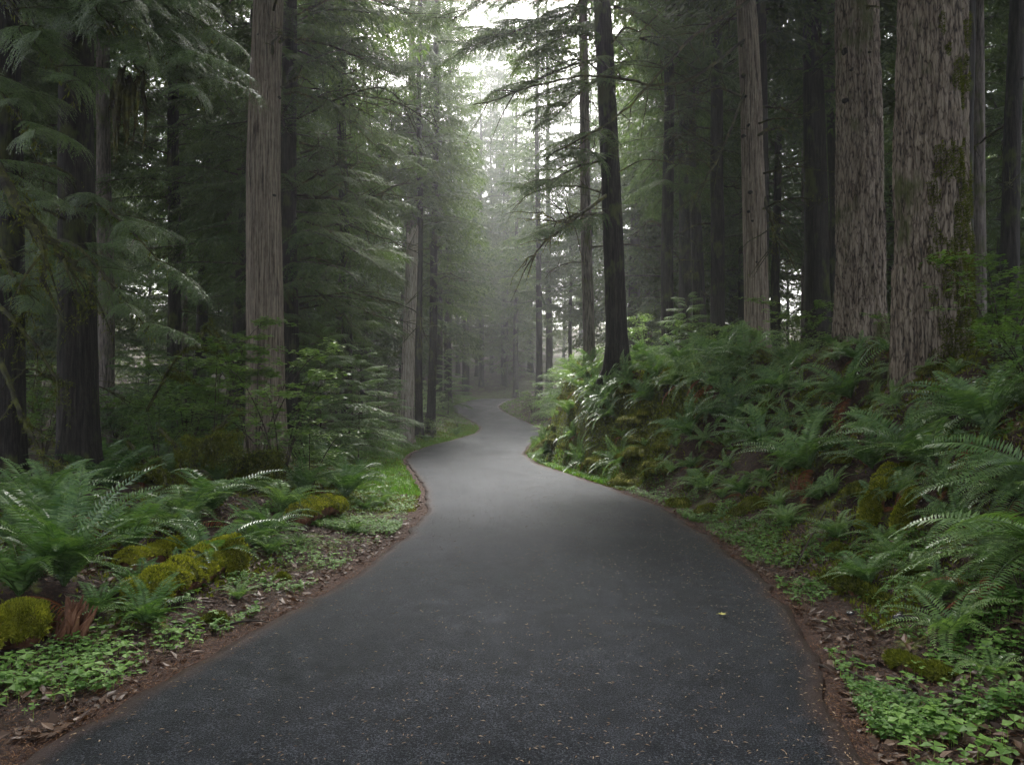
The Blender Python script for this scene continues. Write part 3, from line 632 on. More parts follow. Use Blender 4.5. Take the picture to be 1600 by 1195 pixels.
for k, (pts, r0, par) in enumerate([
        ([(1175, 0, 16.8), (1080, 60, 16), (980, 170, 15.5), (850, 250, 15)], .045, t_q), ([(1168, 60, 16.8), (1060, 130, 16), (900, 120, 15.5), (740, 165, 15)], .04, t_q),
        ([(955, 300, 18), (900, 340, 17), (860, 370, 16.5), (815, 418, 16)], .045, t_l), ([(950, 335, 18), (905, 335, 17.2), (870, 345, 16.8), (845, 330, 16.5)], .035, t_l),
        ([(1165, 140, 16.8), (1130, 230, 16.2), (1090, 300, 16), (1055, 330, 16)], .03, t_q), ([(1190, 300, 16.8), (1205, 340, 16.4), (1212, 370, 16.3), (1240, 400, 16.3)], .05, t_q)]):
    P = [at(*p) for p in pts]; rp = par.location
    link('bare_limb', limb_mesh(750 + k, P, r0, 14, tl=.9, tuft=500 if k in (2, 3, 5) else 120, droop=.3), par, (-rp[0], -rp[1], -rp[2]))
# moss on the right flank of the largest fir
def fuzz(P, Nn, n, l=(.015, .05), wd=.008, seed=0, mt=0, g=None, spread=.5):
    r = np.random.default_rng(seed); k = r.integers(0, len(P), n); d = nrm(Nn[k] + r.normal(0, spread, (n, 3)) + [0, 0, .15])
    V, Q = kites(P[k] + r.normal(0, .004, (n, 3)), d, nrm(np.cross(d, r.normal(0, 1, (n, 3)))), r.uniform(*l, n), r.uniform(.7, 1.4, n) * wd)
    g.add(V, Q, mt)
trk = [c for c in S.collection.objects if c.parent == t_v and c.name.startswith('trunk')][0].data; V = np.empty(len(trk.vertices) * 3, np.float32); trk.vertices.foreach_get('co', V); V = V.reshape(-1, 3)
V = V[(V[:, 2] < 7) & (V[:, 2] > -.3)]; cxy = V[:, :2] - np.stack([(t_v.location.x * 0 + 0) * V[:, 2], 0 * V[:, 2]], 1)
ang = np.arctan2(cxy[:, 1], cxy[:, 0]); nv = nrm(np.stack([cxy[:, 0], cxy[:, 1], 0 * ang], 1))
mk = 1.1 * fbm(V[:, 0] * 5, V[:, 1] * 5, V[:, 2] * 2.6, 3, 31) + 1.3 * np.cos(ang + .75) - .55 - .33 * np.clip(V[:, 2] - 1.2, 0, 9)
P_, N_ = V[mk > 0], nv[mk > 0]; g = G(); fuzz(P_ + N_ * .0, N_, 26000, (.015, .055), .012, 5, 0, g); link('moss_patch', g.mesh('moss_patch', [M_mossf]), t_v)
# ------------------------------------------------------------------ sword ferns
def fern(seed, nf=18, L=.85, e0=(55, 80), e1=(-35, 10), npin=28, pw=.82, pl=.115, dead=0, az=None):
    r = np.random.default_rng(seed); g = G()
    for k in range(nf + dead):
        isd = k >= nf; a = k * 2.399 + r.uniform(-.35, .35)
        if az is not None: a = az[0] + r.uniform(-1, 1) * az[1]
        l = L * r.uniform(.68, 1.15); m = 14
        ea, eb = radians(r.uniform(*e0)), radians(r.uniform(*e1))
        if isd: ea, eb, l = radians(r.uniform(-5, 35)), radians(r.uniform(-80, -50)), l * .9
        t = np.linspace(0, 1, m); e = ea + (eb - ea) * t ** 1.25; sw = r.uniform(-.35, .35); aa = a + sw * t
        st = l / (m - 1); P = np.cumsum(np.stack([np.cos(e) * np.cos(aa), np.cos(e) * np.sin(aa), np.sin(e)], 1) * st, 0); P -= P[0]
        tan = nrm(np.gradient(P, axis=0))
        V, Q = tube(P, np.linspace(.0045, .0012, m), 4, cap=False); g.add(V, Q, 1 if not isd else 2)
        s = (np.arange(npin) + .5) / npin; s = .10 + .90 * s
        pc = np.stack([np.interp(s, t, P[:, c]) for c in range(3)], 1); tc = nrm(np.stack([np.interp(s, t, tan[:, c]) for c in range(3)], 1))
        side = nrm(np.stack([-np.sin(a + sw * s), np.cos(a + sw * s), 0 * s], 1)); up = nrm(np.cross(tc, side)); up *= np.sign(up[:, 2:3] + 1e-6)
        tw = r.normal(0, .18)
        for s2 in (-1, 1):
            ln = pl * l / .85 * np.minimum(1, s * 3.2 + .2) * (1 - s ** 2.6 * .92) * r.uniform(.86, 1.1, npin)
            d = nrm(side * s2 + tc * (.18 + .5 * s[:, None] ** 3) + up * (.10 + s2 * tw - (.5 if isd else 0)) + r.normal(0, .05, (npin, 3)))
            wv = nrm(tc + d * -.15 + up * .18); wdt = l * .9 / npin * pw * 1.25
            V, Q = kites(pc, d, wv, ln, wdt * (1 - .4 * s), bow=up * (.12 * ln)[:, None], k=.33); g.add(V, Q, 2 if isd else 0)
    return g
def fmesh(g, f): return g.mesh('sword_fern', [f, M_hemb, M_dead])
F_A = [fmesh(fern(k, 20, .85, dead=k % 3), M_fern) for k in range(5)]
F_B = [fmesh(fern(10 + k, 17, .75, (45, 75), (-45, 0), dead=2), M_fern2) for k in range(4)]
F_big = [fmesh(fern(20 + k, 24, 1.15, (58, 84), (-20, 25), 40, .78, .13), M_fern) for k in range(2)]
F_side = fmesh(fern(55, 15, 1.25, (18, 50), (-42, -8), 40, .78, .13, az=(pi * .98, 1.0)), M_fern)
F_dead = fmesh(fern(33, 1, .6, (20, 60), (-70, -40), 34, .6, .08, dead=7), M_dead)
REQ = []
def put_fern(me, x, y, sc, rz, label, group=None, dz=0.0, tilt=.45, name='sword_fern', now=False):
    if not now and group is not None and name == 'sword_fern':
        REQ.append((sc / y, (me, x, y, sc, rz, label, group, dz, tilt))); return
    e = .25; nx = -(gh(x + e, y) - gh(x - e, y)) / (2 * e); ny = -(gh(x, y + e) - gh(x, y - e)) / (2 * e)
    q = Vector((0, 0, 1)).rotation_difference(Vector((nx * tilt, ny * tilt, 1)).normalized())
    o = link(name, me, None, (x, y, gh(x, y) - .02 + dz), (q @ Matrix.Rotation(rz, 3, 'Z').to_quaternion()).to_euler(), sc)
    return tag(o, label, 'fern', group)
fp = []
hand = [  # px, py of crown base, scale, mesh, label
    (100, 915, .86, F_big[0], 'huge upright sword fern at the left edge above the moss covered logs'),
    (30, 930, .8, F_A[1], 'dark sword fern cut by the left edge below the huge fern'),
    (200, 860, .8, F_A[2], 'sword fern right of the huge fern, behind the long mossy log'),
    (150, 960, .42, F_A[3], 'small drooping fern between the two mossy logs'),
    (415, 840, .68, F_A[0], 'dark glossy fern just right of the long mossy log end'),
    (372, 935, .34, F_B[0], 'little pale fern on the litter in front of the long mossy log'),
    (470, 770, .8, F_A[3], 'sword fern left of the short mossy log near the kerbside moss'),
    (560, 745, .7, F_A[4], 'arching fern just left of the inside of the bend'),
    (520, 715, .8, F_A[1], 'fern clump behind the arching fern on the left verge'),
    (330, 800, .85, F_A[0], 'spreading fern beneath the fallen mossy branches'),
    (270, 830, .75, F_B[1], 'fern beside the leafy sprig behind the long mossy log'),
    (400, 760, .8, F_B[2], 'pale fern at the foot of the arched mossy root'),
    (665, 690, .75, F_B[3], 'pale green fern on the grassy point inside the left bend'),
    (712, 680, .75, F_A[2], 'fern at the tip of the grassy point by the second bend'),
    (605, 780, .45, F_B[0], 'small light green fern low on the left verge'),
    (1265, 735, 1.0, F_A[4], 'large arching sword fern in the middle of the right bank'),
    (1105, 765, .7, F_B[1], 'pale drooping fern low on the right bank'),
    (1330, 620, .95, F_A[2], 'fern at the foot of the first big fir'),
    (1150, 660, .9, F_A[0], 'broad fern below the brown knotted trunk'),
    (1080, 680, .85, F_A[1], 'fern left of the broad fern on the upper bank'),
    (960, 650, .85, F_B[3], 'pale fern under the dark trunk on the bank nose'),
    (1020, 625, .85, F_A[3], 'fern at the crest just right of the dark bank nose trunk'),
    (900, 680, .7, F_B[2], 'outermost fern at the left tip of the right bank'),
    (1195, 700, .85, F_A[3], 'fern between the middle bank fern and the upper bank ferns'),
    (1440, 720, 1.0, F_A[1], 'large fern below the largest mossy fir'),
    (1630, 740, .78, F_side, 'big fern reaching in from the right edge, upper one'),
    (1650, 860, .82, F_side, 'big fern with long level fronds at the right edge, lower one'),
    (1530, 660, .9, F_A[4], 'fern right of the largest mossy fir'),
    (1385, 850, .5, F_B[1], 'small curling fern above the clover on the near right bank'),
    (1310, 840, .5, F_B[0], 'small pale fern left of the curling fern on the right bank'),
    (1230, 820, .5, F_B[3], 'small pale fern above the bright clover strip'),
    (1400, 1110, .22, F_B[2], 'tiny bright fern by the litter at bottom right'),
    (1555, 1060, .4, F_B[0], 'small fern near the bottom right corner'),
]
for k, (px, py, sc, me_, lab) in enumerate(hand):
    p = onground(min(px, 1690), py); fp.append((p[0], p[1])); put_fern(me_, p[0], p[1], sc * (1.0 if me_ in F_big + [F_side] or sc < .5 else 1.25), 0 if me_ is F_side else k * 1.7, lab)
for k, (px, py, sc, lab) in enumerate([(1400, 800, .7, 'reddish brown dead fern hanging on the right bank below the mossy root'), (1270, 775, .6, 'brown dead fern under the large arching fern'), (1530, 930, .9, 'large rusty dead fern hanging at the right edge'),
        (385, 800, .5, 'brown withered fern beside the dark glossy fern'), (100, 985, .5, 'brown dead fern hanging off the rotten stump'), (1180, 750, .5, 'dry brown fern on bare soil low on the right bank')]):
    p = onground(px, py); put_fern(F_dead, p[0], p[1], sc, k * 1.1, lab, 'dead ferns', .05, .9, 'dead_fern')
rd = np.random.default_rng(66)
for k in range(12):
    y = rd.uniform(5, 15); s = rd.uniform(1.0, 3.6); x = xr(y) + s
    if x < .7 * y: put_fern(F_dead, float(x), float(y), rd.uniform(.5, .9), k * 2.0, 'rusty dead fern drooping between green ferns on the right bank', 'rusty ferns on the right bank', .08, .9, 'dead_fern')
r = np.random.default_rng(21); cnt = 0; tries = 0
while cnt < 240 and tries < 20000:
    tries += 1
    if r.random() < .66: y = r.uniform(4.5, 30); s = r.uniform(.75, 8.5); x = xr(y) + s; side = 1
    else: y = r.uniform(5.5, 34); s = r.uniform(1.1, 6.5); x = xl(y) - s; side = 0
    if abs(x) > .74 * y + .6: continue
    if side and y < 9 and s < 1.7: continue
    pq = 800 + F * x / y
    if (1385 < pq < 1530 and 7.6 < y < 10.6) or (1295 < pq < 1390 and 10.6 < y < 13.4) or (1150 < pq < 1215 and 14 < y < 17): continue
    if any((x - a) ** 2 + (y - b) ** 2 < (.30 + .012 * y) ** 2 for a, b in fp): continue
    fp.append((x, y)); cnt += 1
    me_ = (F_A + F_B)[int(r.integers(9))] if side else (F_A + F_A + F_B)[int(r.integers(14))]
    lab = 'sword fern in the crowd of ferns covering the bank right of the road' if side else 'sword fern in the crowd of ferns on the shaded ground left of the road'
    put_fern(me_, float(x), float(y), r.uniform(.7, 1.2) * (.6 if s < 1.3 else 1), r.uniform(0, 6.28), lab, 'ferns crowding the right bank' if side else 'ferns crowding the left verge')
for y0, y1, s0, s1, nn, a_, b_, gap, lab, grp in ((14.5, 29, .5, 4.2, 60, .7, 1.15, .42, 'fern clinging to the mossy tip of the right bank where the road bends', 'ferns on the bank tip'),
        (4.2, 14, .75, 3.6, 75, .35, .7, .26, 'small fern low on the right bank between bigger ferns and moss', 'small ferns low on the right bank'),
        (5, 14, .7, 3.4, 30, .35, .65, .3, 'small fern on the left verge among moss and litter', 'small ferns on the left verge')):
    cnt = tries = 0
    while cnt < nn and tries < 6000:
        tries += 1; y = r.uniform(y0, y1); s = r.uniform(s0, s1); x = xl(y) - s if 'left' in grp else xr(y) + s
        if abs(x) > .73 * y + .3 or any((x - a) ** 2 + (y - b) ** 2 < gap ** 2 for a, b in fp): continue
        fp.append((x, y)); cnt += 1
        put_fern((F_B + F_A[:2])[int(r.integers(6))], float(x), float(y), r.uniform(a_, b_), r.uniform(0, 6.28), lab, grp, 0, .8)
for k, (px, py, sc) in enumerate([(1120, 600, 1.0), (1150, 585, 1.0), (1095, 592, 1.0), (1140, 622, 1.0), (1165, 560, 1.0), (1130, 565, 1.0), (940, 605, .9), (922, 590, .9), (958, 625, .9), (905, 610, .8), (930, 640, .8), (895, 640, .8), (1060, 600, 1.0), (1230, 610, 1.0)]):
    p = onground(px, py); put_fern((F_B + F_A)[k % 9], p[0], p[1], sc * 1.1, k * 1.9, 'sword fern in the crowd of ferns covering the bank right of the road', 'ferns crowding the right bank', 0, .7)
REQ.sort(key=lambda q: -q[0])
for _, a in REQ[:262]: put_fern(*a, now=True)
Vs, Qs, Ms, nn = [], [], [], 0                   # the smallest ones: one mass of ferns
for _, (me_, x, y, sc, rz, *rest_) in REQ[262:]:
    V = np.empty(len(me_.vertices) * 3, np.float32); me_.vertices.foreach_get('co', V); V = V.reshape(-1, 3)
    Q = np.empty(len(me_.loops), np.int32); me_.loops.foreach_get('vertex_index', Q); mi = np.empty(len(me_.polygons), np.int32); me_.polygons.foreach_get('material_index', mi)
    c_, s_n = cos(rz), sin(rz); V = np.stack([V[:, 0] * c_ - V[:, 1] * s_n, V[:, 0] * s_n + V[:, 1] * c_, V[:, 2]], 1) * sc + [x, y, gh(x, y) - .02]
    Vs.append(V); Qs.append(Q.reshape(-1, 4) + nn); Ms.append(mi); nn += len(V)
if Vs:
    o = link('fern_undergrowth', mesh('fern_undergrowth', np.concatenate(Vs), np.concatenate(Qs), None, [M_fern2, M_hemb, M_dead], np.concatenate(Ms))); o['kind'] = 'stuff'; tag(o, 'small ferns filling the gaps between the big sword ferns', 'fern')
# ------------------------------------------------------------------ shrubs
def shrub(seed, h=1.4, wdt=1.0, stems=7, leaves=700, ls=.045, layers=True):
    r = np.random.default_rng(seed); g = G(); tips = []
    for k in range(stems):
        a = r.uniform(0, 6.28); q = [(0, 0, -.05)]; R = wdt * r.uniform(.3, 1); hh = h * r.uniform(.55, 1)
        q += [(cos(a) * R * .25, sin(a) * R * .25, hh * .45), (cos(a) * R * .6, sin(a) * R * .6, hh * .8), (cos(a) * R, sin(a) * R, hh * .92)]
        P = bez(q, 14); V, Q = tube(P, np.linspace(.009, .002, 14), 5, cap=False); g.add(V, Q, 1)
        for j in range(8):
            i0 = r.integers(4, 14); b = r.uniform(0, 6.28); l = r.uniform(.15, .45) * wdt
            T = P[i0] + np.outer(np.linspace(0, 1, 6), [cos(b) * l, sin(b) * l, r.uniform(-.05, .1) * l])
            V, Q = tube(T, np.linspace(.003, .001, 6), 3, cap=False); g.add(V, Q, 1); tips.append(T)
    T = np.concatenate(tips); k = r.integers(0, len(T), leaves)
    c = T[k] + r.normal(0, .03, (leaves, 3)) * [1, 1, .6]; a = r.uniform(0, 6.28, leaves)
    for da, ll in ((0, 1), (.75, .72), (-.75, .72)):
        tl = r.uniform(-.45, .1, leaves); d = nrm(np.stack([np.cos(a + da), np.sin(a + da), tl], 1)); sv = nrm(np.cross(d, [0, 0, 1.]) + r.normal(0, .2, (leaves, 3)))
        V, Q = kites(c, d, sv, ls * ll, ls * .5, k=.5); g.add(V, Q, 0)
    return g.mesh('leafy_shrub', [M_leaf, M_twig])
SH = [shrub(1, 1.5, 1.0, 7, 1500, .05), shrub(2, 1.1, .8, 7, 1300, .045), shrub(3, .7, .6, 8, 900, .035), shrub(4, 2.0, .9, 6, 1200, .06)]
for k, (px, y, sc, mi, lab) in enumerate([
        (440, 11.5, 1.5, 0, 'leafy vine maple catching the light in front of the ribbed cedar'),
        (335, 13, 1.6, 3, 'tall thin maple with layered bright leaves left of the ribbed cedar'),
        (400, 12.5, 1.6, 3, 'maple sapling whose leaves cross the face of the ribbed cedar'),
        (485, 12, 1.15, 1, 'light green bush above the ferns right of the ribbed cedar'),
        (250, 14, 1.2, 0, 'dim leafy bush beside the near black left trunk'),
        (1250, 15, 1.2, 0, 'rounded leafy bush between the brown knotted trunk and first big fir'),
        (1400, 11.5, .7, 1, 'small bush between the two big firs'),
        (1570, 8.5, 1.25, 0, 'bright leafed bush at the right edge beside the largest fir'),
        (1620, 7.2, 1.0, 1, 'leafy bush half out of the right edge of the photo'),
        (1010, 22, 1.3, 0, 'leafy bush right of the dark bank nose trunk'),
        (885, 26, 1.3, 1, 'yellow green bush at the foot of the slender grey trunk'),
        (1540, 10.5, 1.1, 1, 'bush behind the right flank of the largest mossy fir'),
        (1590, 4.3, .5, 2, 'broad leafed plant in the bottom right corner'),
        (600, 26, 1.4, 1, 'bush below the young bright hemlock left of the road'),
        (880, 40, 1.8, 1, 'dark rounded bush on the inside of the far right bend')]):
    x = wx(px, y); o = link('leafy_shrub', SH[mi], None, (x, y, gh(x, y)), (0, 0, k * 1.1), sc); tag(o, lab, 'bush')
r = np.random.default_rng(5); n_ = 0
for px_, y_, s_c in ((20, 15, 1.6), (70, 17, 1.7), (45, 20, 2.0), (190, 18, 1.7), (100, 22, 2.0), (10, 24, 2.2), (180, 24, 2.0), (230, 27, 2.2), (60, 28, 2.4), (320, 22, 1.8)):
    x = wx(px_, y_); tag(link('leafy_shrub', SH[int(px_) % 3], None, (x, y_, gh(x, y_)), (0, 0, px_), s_c), 'shrub in the dim understory between the trunks left of the road', 'bush', 'understory shrubs left')
while n_ < 70:
    y = r.uniform(16, 78); x = r.uniform(-.72, .72) * y; s = max(x - xr(y), xl(y) - x)
    if s < .8 or (s > 14 and r.random() < .7): continue
    if y < 30 and s < 2.5: continue
    n_ += 1; sd = 'right' if x > xr(y) else 'left'
    o = link('leafy_shrub', SH[int(r.integers(3))], None, (x, y, gh(x, y)), (0, 0, r.uniform(0, 6)), r.uniform(1.0, 2.0))
    tag(o, 'shrub in the dim understory between the trunks %s of the road' % sd, 'bush', 'understory shrubs ' + sd)
# ------------------------------------------------------------------ mossy logs, fallen branches, stump, cushions
def log(name, label, pts, r0, seed, moss=16000, cat='log', fz=(.012, .035), r1=None, cover=-.15, ml=.010, mm=None):
    P = bez(pts, 40); t = np.linspace(0, 1, 40); rad = np.interp(t, [0, 1], [r0, r1 or r0 * .85])
    rad[:4] *= [.3, .68, .87, .96]; rad[-4:] *= [.96, .87, .68, .3]
    V, Q = tube(P, rad, 36, .22, seed); g = G(); g.add(V, Q, 0)
    c = np.repeat(P, 36, 0); Vb = V[:len(c)]; nn = nrm(Vb - c)
    root = link(name, None, None, tuple(P[20]))
    inv = -P[20]
    V2 = V + inv
    link('wood', mesh('wood', V2, Q, None, [M_rot], None, True), root)
    mk = nn[:, 2] + .7 * fbm(Vb[:, 0] * 4, Vb[:, 1] * 4, Vb[:, 2] * 4, 3, seed) > cover
    # moss jacket: a lumpy shell over the upper side, with tufts
    lum = .018 + .03 * np.clip(fbm(Vb[:, 0] * 9, Vb[:, 1] * 9, Vb[:, 2] * 9, 2, seed + 2), -.4, 1)
    off = np.where(mk, np.abs(lum) + .004, -.03); Vs = Vb + nn * off[:, None] + inv
    m = 40; i = np.arange(m - 1)[:, None] * 36; j = np.arange(36)[None, :]; j2 = (j + 1) % 36
    g = G(); g.add(Vs, np.stack([i + j, i + j2, i + 36 + j2, i + 36 + j], -1).reshape(-1, 4), 1)
    r = np.random.default_rng(seed); idx = np.where(mk)[0]; k = r.choice(idx, moss); jit = r.normal(0, r0 * .09, (moss, 3))
    d = nrm(nn[k] + r.normal(0, .55, (moss, 3)))
    V, Q = kites(Vs[k] + jit - nn[k] * (jit * nn[k]).sum(1, keepdims=True), d, nrm(np.cross(d, r.normal(0, 1, (moss, 3)))), r.uniform(*fz, moss), r.uniform(.5, 1.3, moss) * ml); g.add(V, Q, 0)
    link('moss', g.mesh('moss', [mm or M_mossl, M_mossb], True), root)
    return tag(root, label, cat)
def gp(px, py, dz): p = onground(px, py); return p + [0, 0, dz]
log('mossy_log', 'long moss covered log lying along the verge, ending in a thick knob', [gp(205, 950, .05), gp(275, 925, .08), gp(335, 900, .13), gp(385, 893, .17)], .115, 1, 26000, r1=.15)
log('mossy_log', 'second mossy log lying behind the long one, half rotten', [gp(195, 895, .04), gp(240, 882, .06), gp(290, 868, .08)], .10, 2, 9000, cover=.35)
log('mossy_log', 'moss covered log end cut by the left edge of the photo', [gp(-70, 1040, .10), gp(0, 1015, .12), gp(70, 1000, .08)], .13, 3, 18000)
log('mossy_log', 'short bright mossy log on the left verge near the bend', [gp(460, 822, .10), gp(500, 812, .14), gp(532, 808, .12)], .13, 4, 8000)
log('mossy_log', 'dark ended fallen log on the grassy point by the bend', [gp(585, 700, .1), gp(603, 697, .12), gp(616, 697, .12)], .13, 5, 3000)
log('mossy_root', 'bright mossy root spilling down the middle of the right bank', [gp(1395, 740, .02), gp(1380, 770, .04), gp(1362, 800, .03), gp(1352, 830, -.02)], .085, 6, 14000, 'root', r1=.07)
log('mossy_root', 'thin mossy root on bare soil right of the bright root', [gp(1440, 770, .0), gp(1420, 800, .03), gp(1405, 830, .0)], .06, 7, 6000, 'root')
log('mossy_root', 'low mossy root between clover patches at lower right', [gp(1290, 905, .0), gp(1330, 925, .02), gp(1390, 945, .0)], .05, 8, 6000, 'root', mm=M_mossf)
log('mossy_root', 'mossy root snaking through litter at bottom right', [gp(1390, 1030, .0), gp(1440, 1050, .01), gp(1490, 1062, .0)], .035, 9, 6000, 'root', mm=M_mossf)
def stump(px, py, sc, lab, seed):
    p = onground(px, py); r = np.random.default_rng(seed); g = G()
    for k in range(34):
        a = r.uniform(0, 6.28); R = r.uniform(0, .13); h = r.uniform(.08, .26); b = np.array([cos(a) * R, sin(a) * R, -.1])
        V, Q = tube(bez([b, b + [r.normal(0, .02), r.normal(0, .02), h * .6], b + [r.normal(0, .04), r.normal(0, .04), h + .1]], 6), np.array([1, 1, .9, .7, .5, .15]) * r.uniform(.02, .04), 5, .3, k); g.add(V, Q, 0)
    o = link('rotten_stump', g.mesh('rotten_stump', [M_rot]), None, tuple(p), (0, .25, 0), sc); tag(o, lab, 'stump')
stump(110, 990, 1.0, 'splintered reddish rotten stump between the left logs', 1)
stump(355, 700, 1.6, 'dark broken stump among the fallen mossy branches', 2)
stump(1250, 770, .9, 'small red brown rotten wood heap on the right bank', 3)
for k, (pts, r0, lab) in enumerate([
        ([(190, 790, 11.5), (215, 745, 11.3), (245, 735, 11), (290, 765, 10.8)], .06, 'arched mossy fallen branch, leftmost of the tangle by the ribbed cedar'),
        ([(285, 760, 11), (310, 705, 11), (345, 688, 11), (405, 690, 11.5)], .06, 'arched mossy fallen branch in the middle of the tangle'),
        ([(345, 690, 11.5), (385, 720, 11), (430, 715, 11), (425, 770, 10.8)], .075, 'thick mossy forked branch at the foot of the ribbed cedar'),
        ([(200, 690, 12), (225, 720, 11.6), (240, 760, 11.2), (250, 800, 11)], .03, 'thin leaning mossy stick left in the tangle'),
        ([(250, 670, 12), (275, 700, 11.5), (285, 740, 11), (300, 790, 11)], .03, 'thin mossy stick crossing the arched branch'),
        ([(375, 640, 12), (330, 680, 11.5), (300, 720, 11.2), (280, 790, 11)], .035, 'long mossy stick sloping down from the ribbed cedar'),
        ([(230, 640, 12.5), (275, 560, 12), (300, 540, 12), (330, 500, 12)], .02, 'bare thin stick leaning up behind the tangle')]):
    P = np.array([at(*p) for p in pts]); P[-1][2] = min(P[-1][2], gh(P[-1][0], P[-1][1]) + .02) if k != 6 else P[-1][2]
    if k < 3: P[0][2] = gh(P[0][0], P[0][1])
    c = P.mean(0); o = link('fallen_branch', limb_mesh(800 + k, P - c, r0, 7, tl=.45, tuft=int(9000 * r0 / .06), droop=.5), None, tuple(c)); tag(o, lab, 'branch', 'fallen mossy branches')
def cushion(px, py, sc, lab, seed, name='moss_cushion', cat='moss'):
    p = onground(px, py); n, m = 28, 12; th = np.arange(n) / n * 2 * pi; ph = np.linspace(0, 1, m)
    R = np.sin(ph * pi / 2)[:, None] * np.ones(n); zz = np.cos(ph * pi / 2)[:, None] * np.ones(n) * .55 - .06
    V = np.stack([R * np.cos(th), R * np.sin(th), zz], -1); V = V * (1 + .28 * fbm(V[..., 0] * 2 + seed, V[..., 1] * 2, V[..., 2] * 2, 3, seed))[..., None]
    V = V.reshape(-1, 3) * sc; i = np.arange(m - 1)[:, None] * n; j = np.arange(n)[None, :]; j2 = (j + 1) % n
    g = G(); g.add(V, np.stack([i + j, i + n + j, i + n + j2, i + j2], -1).reshape(-1, 4), 1); fuzz(V, nrm(V), 5000, (.01, .03), .009, seed, 0, g, .6)
    # spread tufts between the vertices
    o = link(name, g.mesh(name, [M_mossf, M_mossb], True), None, tuple(p), (0, 0, seed), 1); tag(o, lab, cat)
for k, (px, py, sc, lab) in enumerate([(335, 972, .09, 'low green moss cushion on the litter below the long log'), (1060, 790, .22, 'mossy lump at the foot of the right bank'), (985, 755, .35, 'round mossy boulder low on the bank nose'),
        (935, 725, .32, 'mossy boulder at the base of the bank tip'), (1030, 735, .35, 'mossy mound above the foot of the right bank'), (1110, 800, .2, 'moss lump beside the clover on the right'),
        (890, 700, .3, 'yellow green mossy knob at the far tip of the bank'), (1345, 770, .18, 'moss hump left of the bright root'), (1480, 690, .3, 'mossy hump at the foot of the largest fir'),
        (440, 905, .07, 'tiny moss tuft near the pale little fern'), (1180, 790, .18, 'mossy clod under the dry brown fern'), (1430, 905, .12, 'moss clod above the wet stone at lower right'), (1000, 690, .3, 'mossy hump between the bank nose ferns')]):
    cushion(px, py, sc, lab, 40 + k)
r = np.random.default_rng(88)
for k in range(10, 34):
    y = r.uniform(13, 27) if k < 24 else r.uniform(6, 13); s = r.uniform(.45, 1.4) if k < 24 else r.uniform(.6, 3.2); x = xr(y) + s; d_ = depth_of(x, y, gh(x, y))
    px_ = 800 + F * x / y; py_ = 597.5 - F * ((gh(x, y) - CAMH) / y) + 42.5
    if px_ < 1600: cushion(px_, py_, r.uniform(.18, .42) if k < 24 else r.uniform(.1, .24), 'rounded mossy rock bulging from the right bank among ferns', 200 + k, 'mossy_rock', 'rock')
for o in S.collection.objects:
    if o.name.startswith('mossy_rock'): o['group'] = 'mossy rocks in the right bank'
def rock(px, py, sc, lab, seed, mt=None):
    p = onground(px, py); n, m = 20, 12; th = np.arange(n) / n * 2 * pi; ph = np.linspace(0.02, 1, m) * pi
    V = np.stack([np.sin(ph)[:, None] * np.cos(th), np.sin(ph)[:, None] * np.sin(th) * .8, np.cos(ph)[:, None] * np.ones(n) * .55], -1)
    V = V * (1 + .35 * fbm(V[..., 0] * 1.4 + seed, V[..., 1] * 1.4, V[..., 2] * 1.4, 3, seed))[..., None]; V = V.reshape(-1, 3) * sc
    i = np.arange(m - 1)[:, None] * n; j = np.arange(n)[None, :]; j2 = (j + 1) % n
    o = link('stone', mesh('stone', V, np.stack([i + j, i + n + j, i + n + j2, i + j2], -1).reshape(-1, 4), None, [mt or M_soil], None, True), None, tuple(p + [0, 0, sc * .2]), (0, 0, seed)); tag(o, lab, 'stone')
rock(1408, 966, .055, 'wet dark stone shining in the litter at lower right', 1); rock(870, 690, .1, 'small dark stone at the bank tip', 2); rock(1330, 960, .035, 'pebble sized stone above the clover patch at lower right', 3)
# ------------------------------------------------------------------ ground cover, litter: uncountable
def scatter(n, side, y0, y1, s0, s1, seed, thr=None, fs=1.0, pw=1.6):
    r = np.random.default_rng(seed); y = y0 + (y1 - y0) * r.random(n * 3) ** pw; s = r.uniform(s0, s1, n * 3)
    x = xr(y) + s if side else xl(y) - s
    k = np.abs(x) < .75 * y + .5
    if thr is not None: k &= fbm(x * fs, y * fs, 0, 2, seed) + r.normal(0, .32, n * 3) > thr
    x, y = x[k][:n], y[k][:n]; return x, y, H(x, y), r
def stuffobj(g, name, mats, lab, cat):
    o = link(name, g.mesh(name, mats)); o['kind'] = 'stuff'; return tag(o, lab, cat)
def clover(parts, name, lab, ls=.021, hh=.07):
    g = G()
    for x, y, z, r in parts:
        n = len(x); hgt = r.uniform(.015, hh, n); a = r.uniform(0, 6.28, n); tl = r.normal(0, .25, (n, 2)); l = ls * r.choice([.45, .7, 1, 1.5], n) * r.uniform(.8, 1.2, n) * (1 + y * .02)
        c = np.stack([x, y, z + hgt], 1)
        for k in range(3):
            b = a + k * 2.094; d = nrm(np.stack([np.cos(b), np.sin(b), tl[:, 0] * np.cos(b) + tl[:, 1] * np.sin(b) - .15], 1)); sv = nrm(np.cross(d, [0, 0, 1.]))
            V, Q = kites(c, d, sv, l, l * 1.05, k=.62, bow=np.stack([0 * l, 0 * l, l * .12], 1)); g.add(V, Q, 0)
        V, Q = kites(np.stack([x, y, z], 1), np.tile([0, 0, 1.], (n, 1)), np.tile([1., 0, 0], (n, 1)), hgt, .002); g.add(V, Q, 1)
    return stuffobj(g, name, [M_clov, M_leaf], lab, 'ground cover')
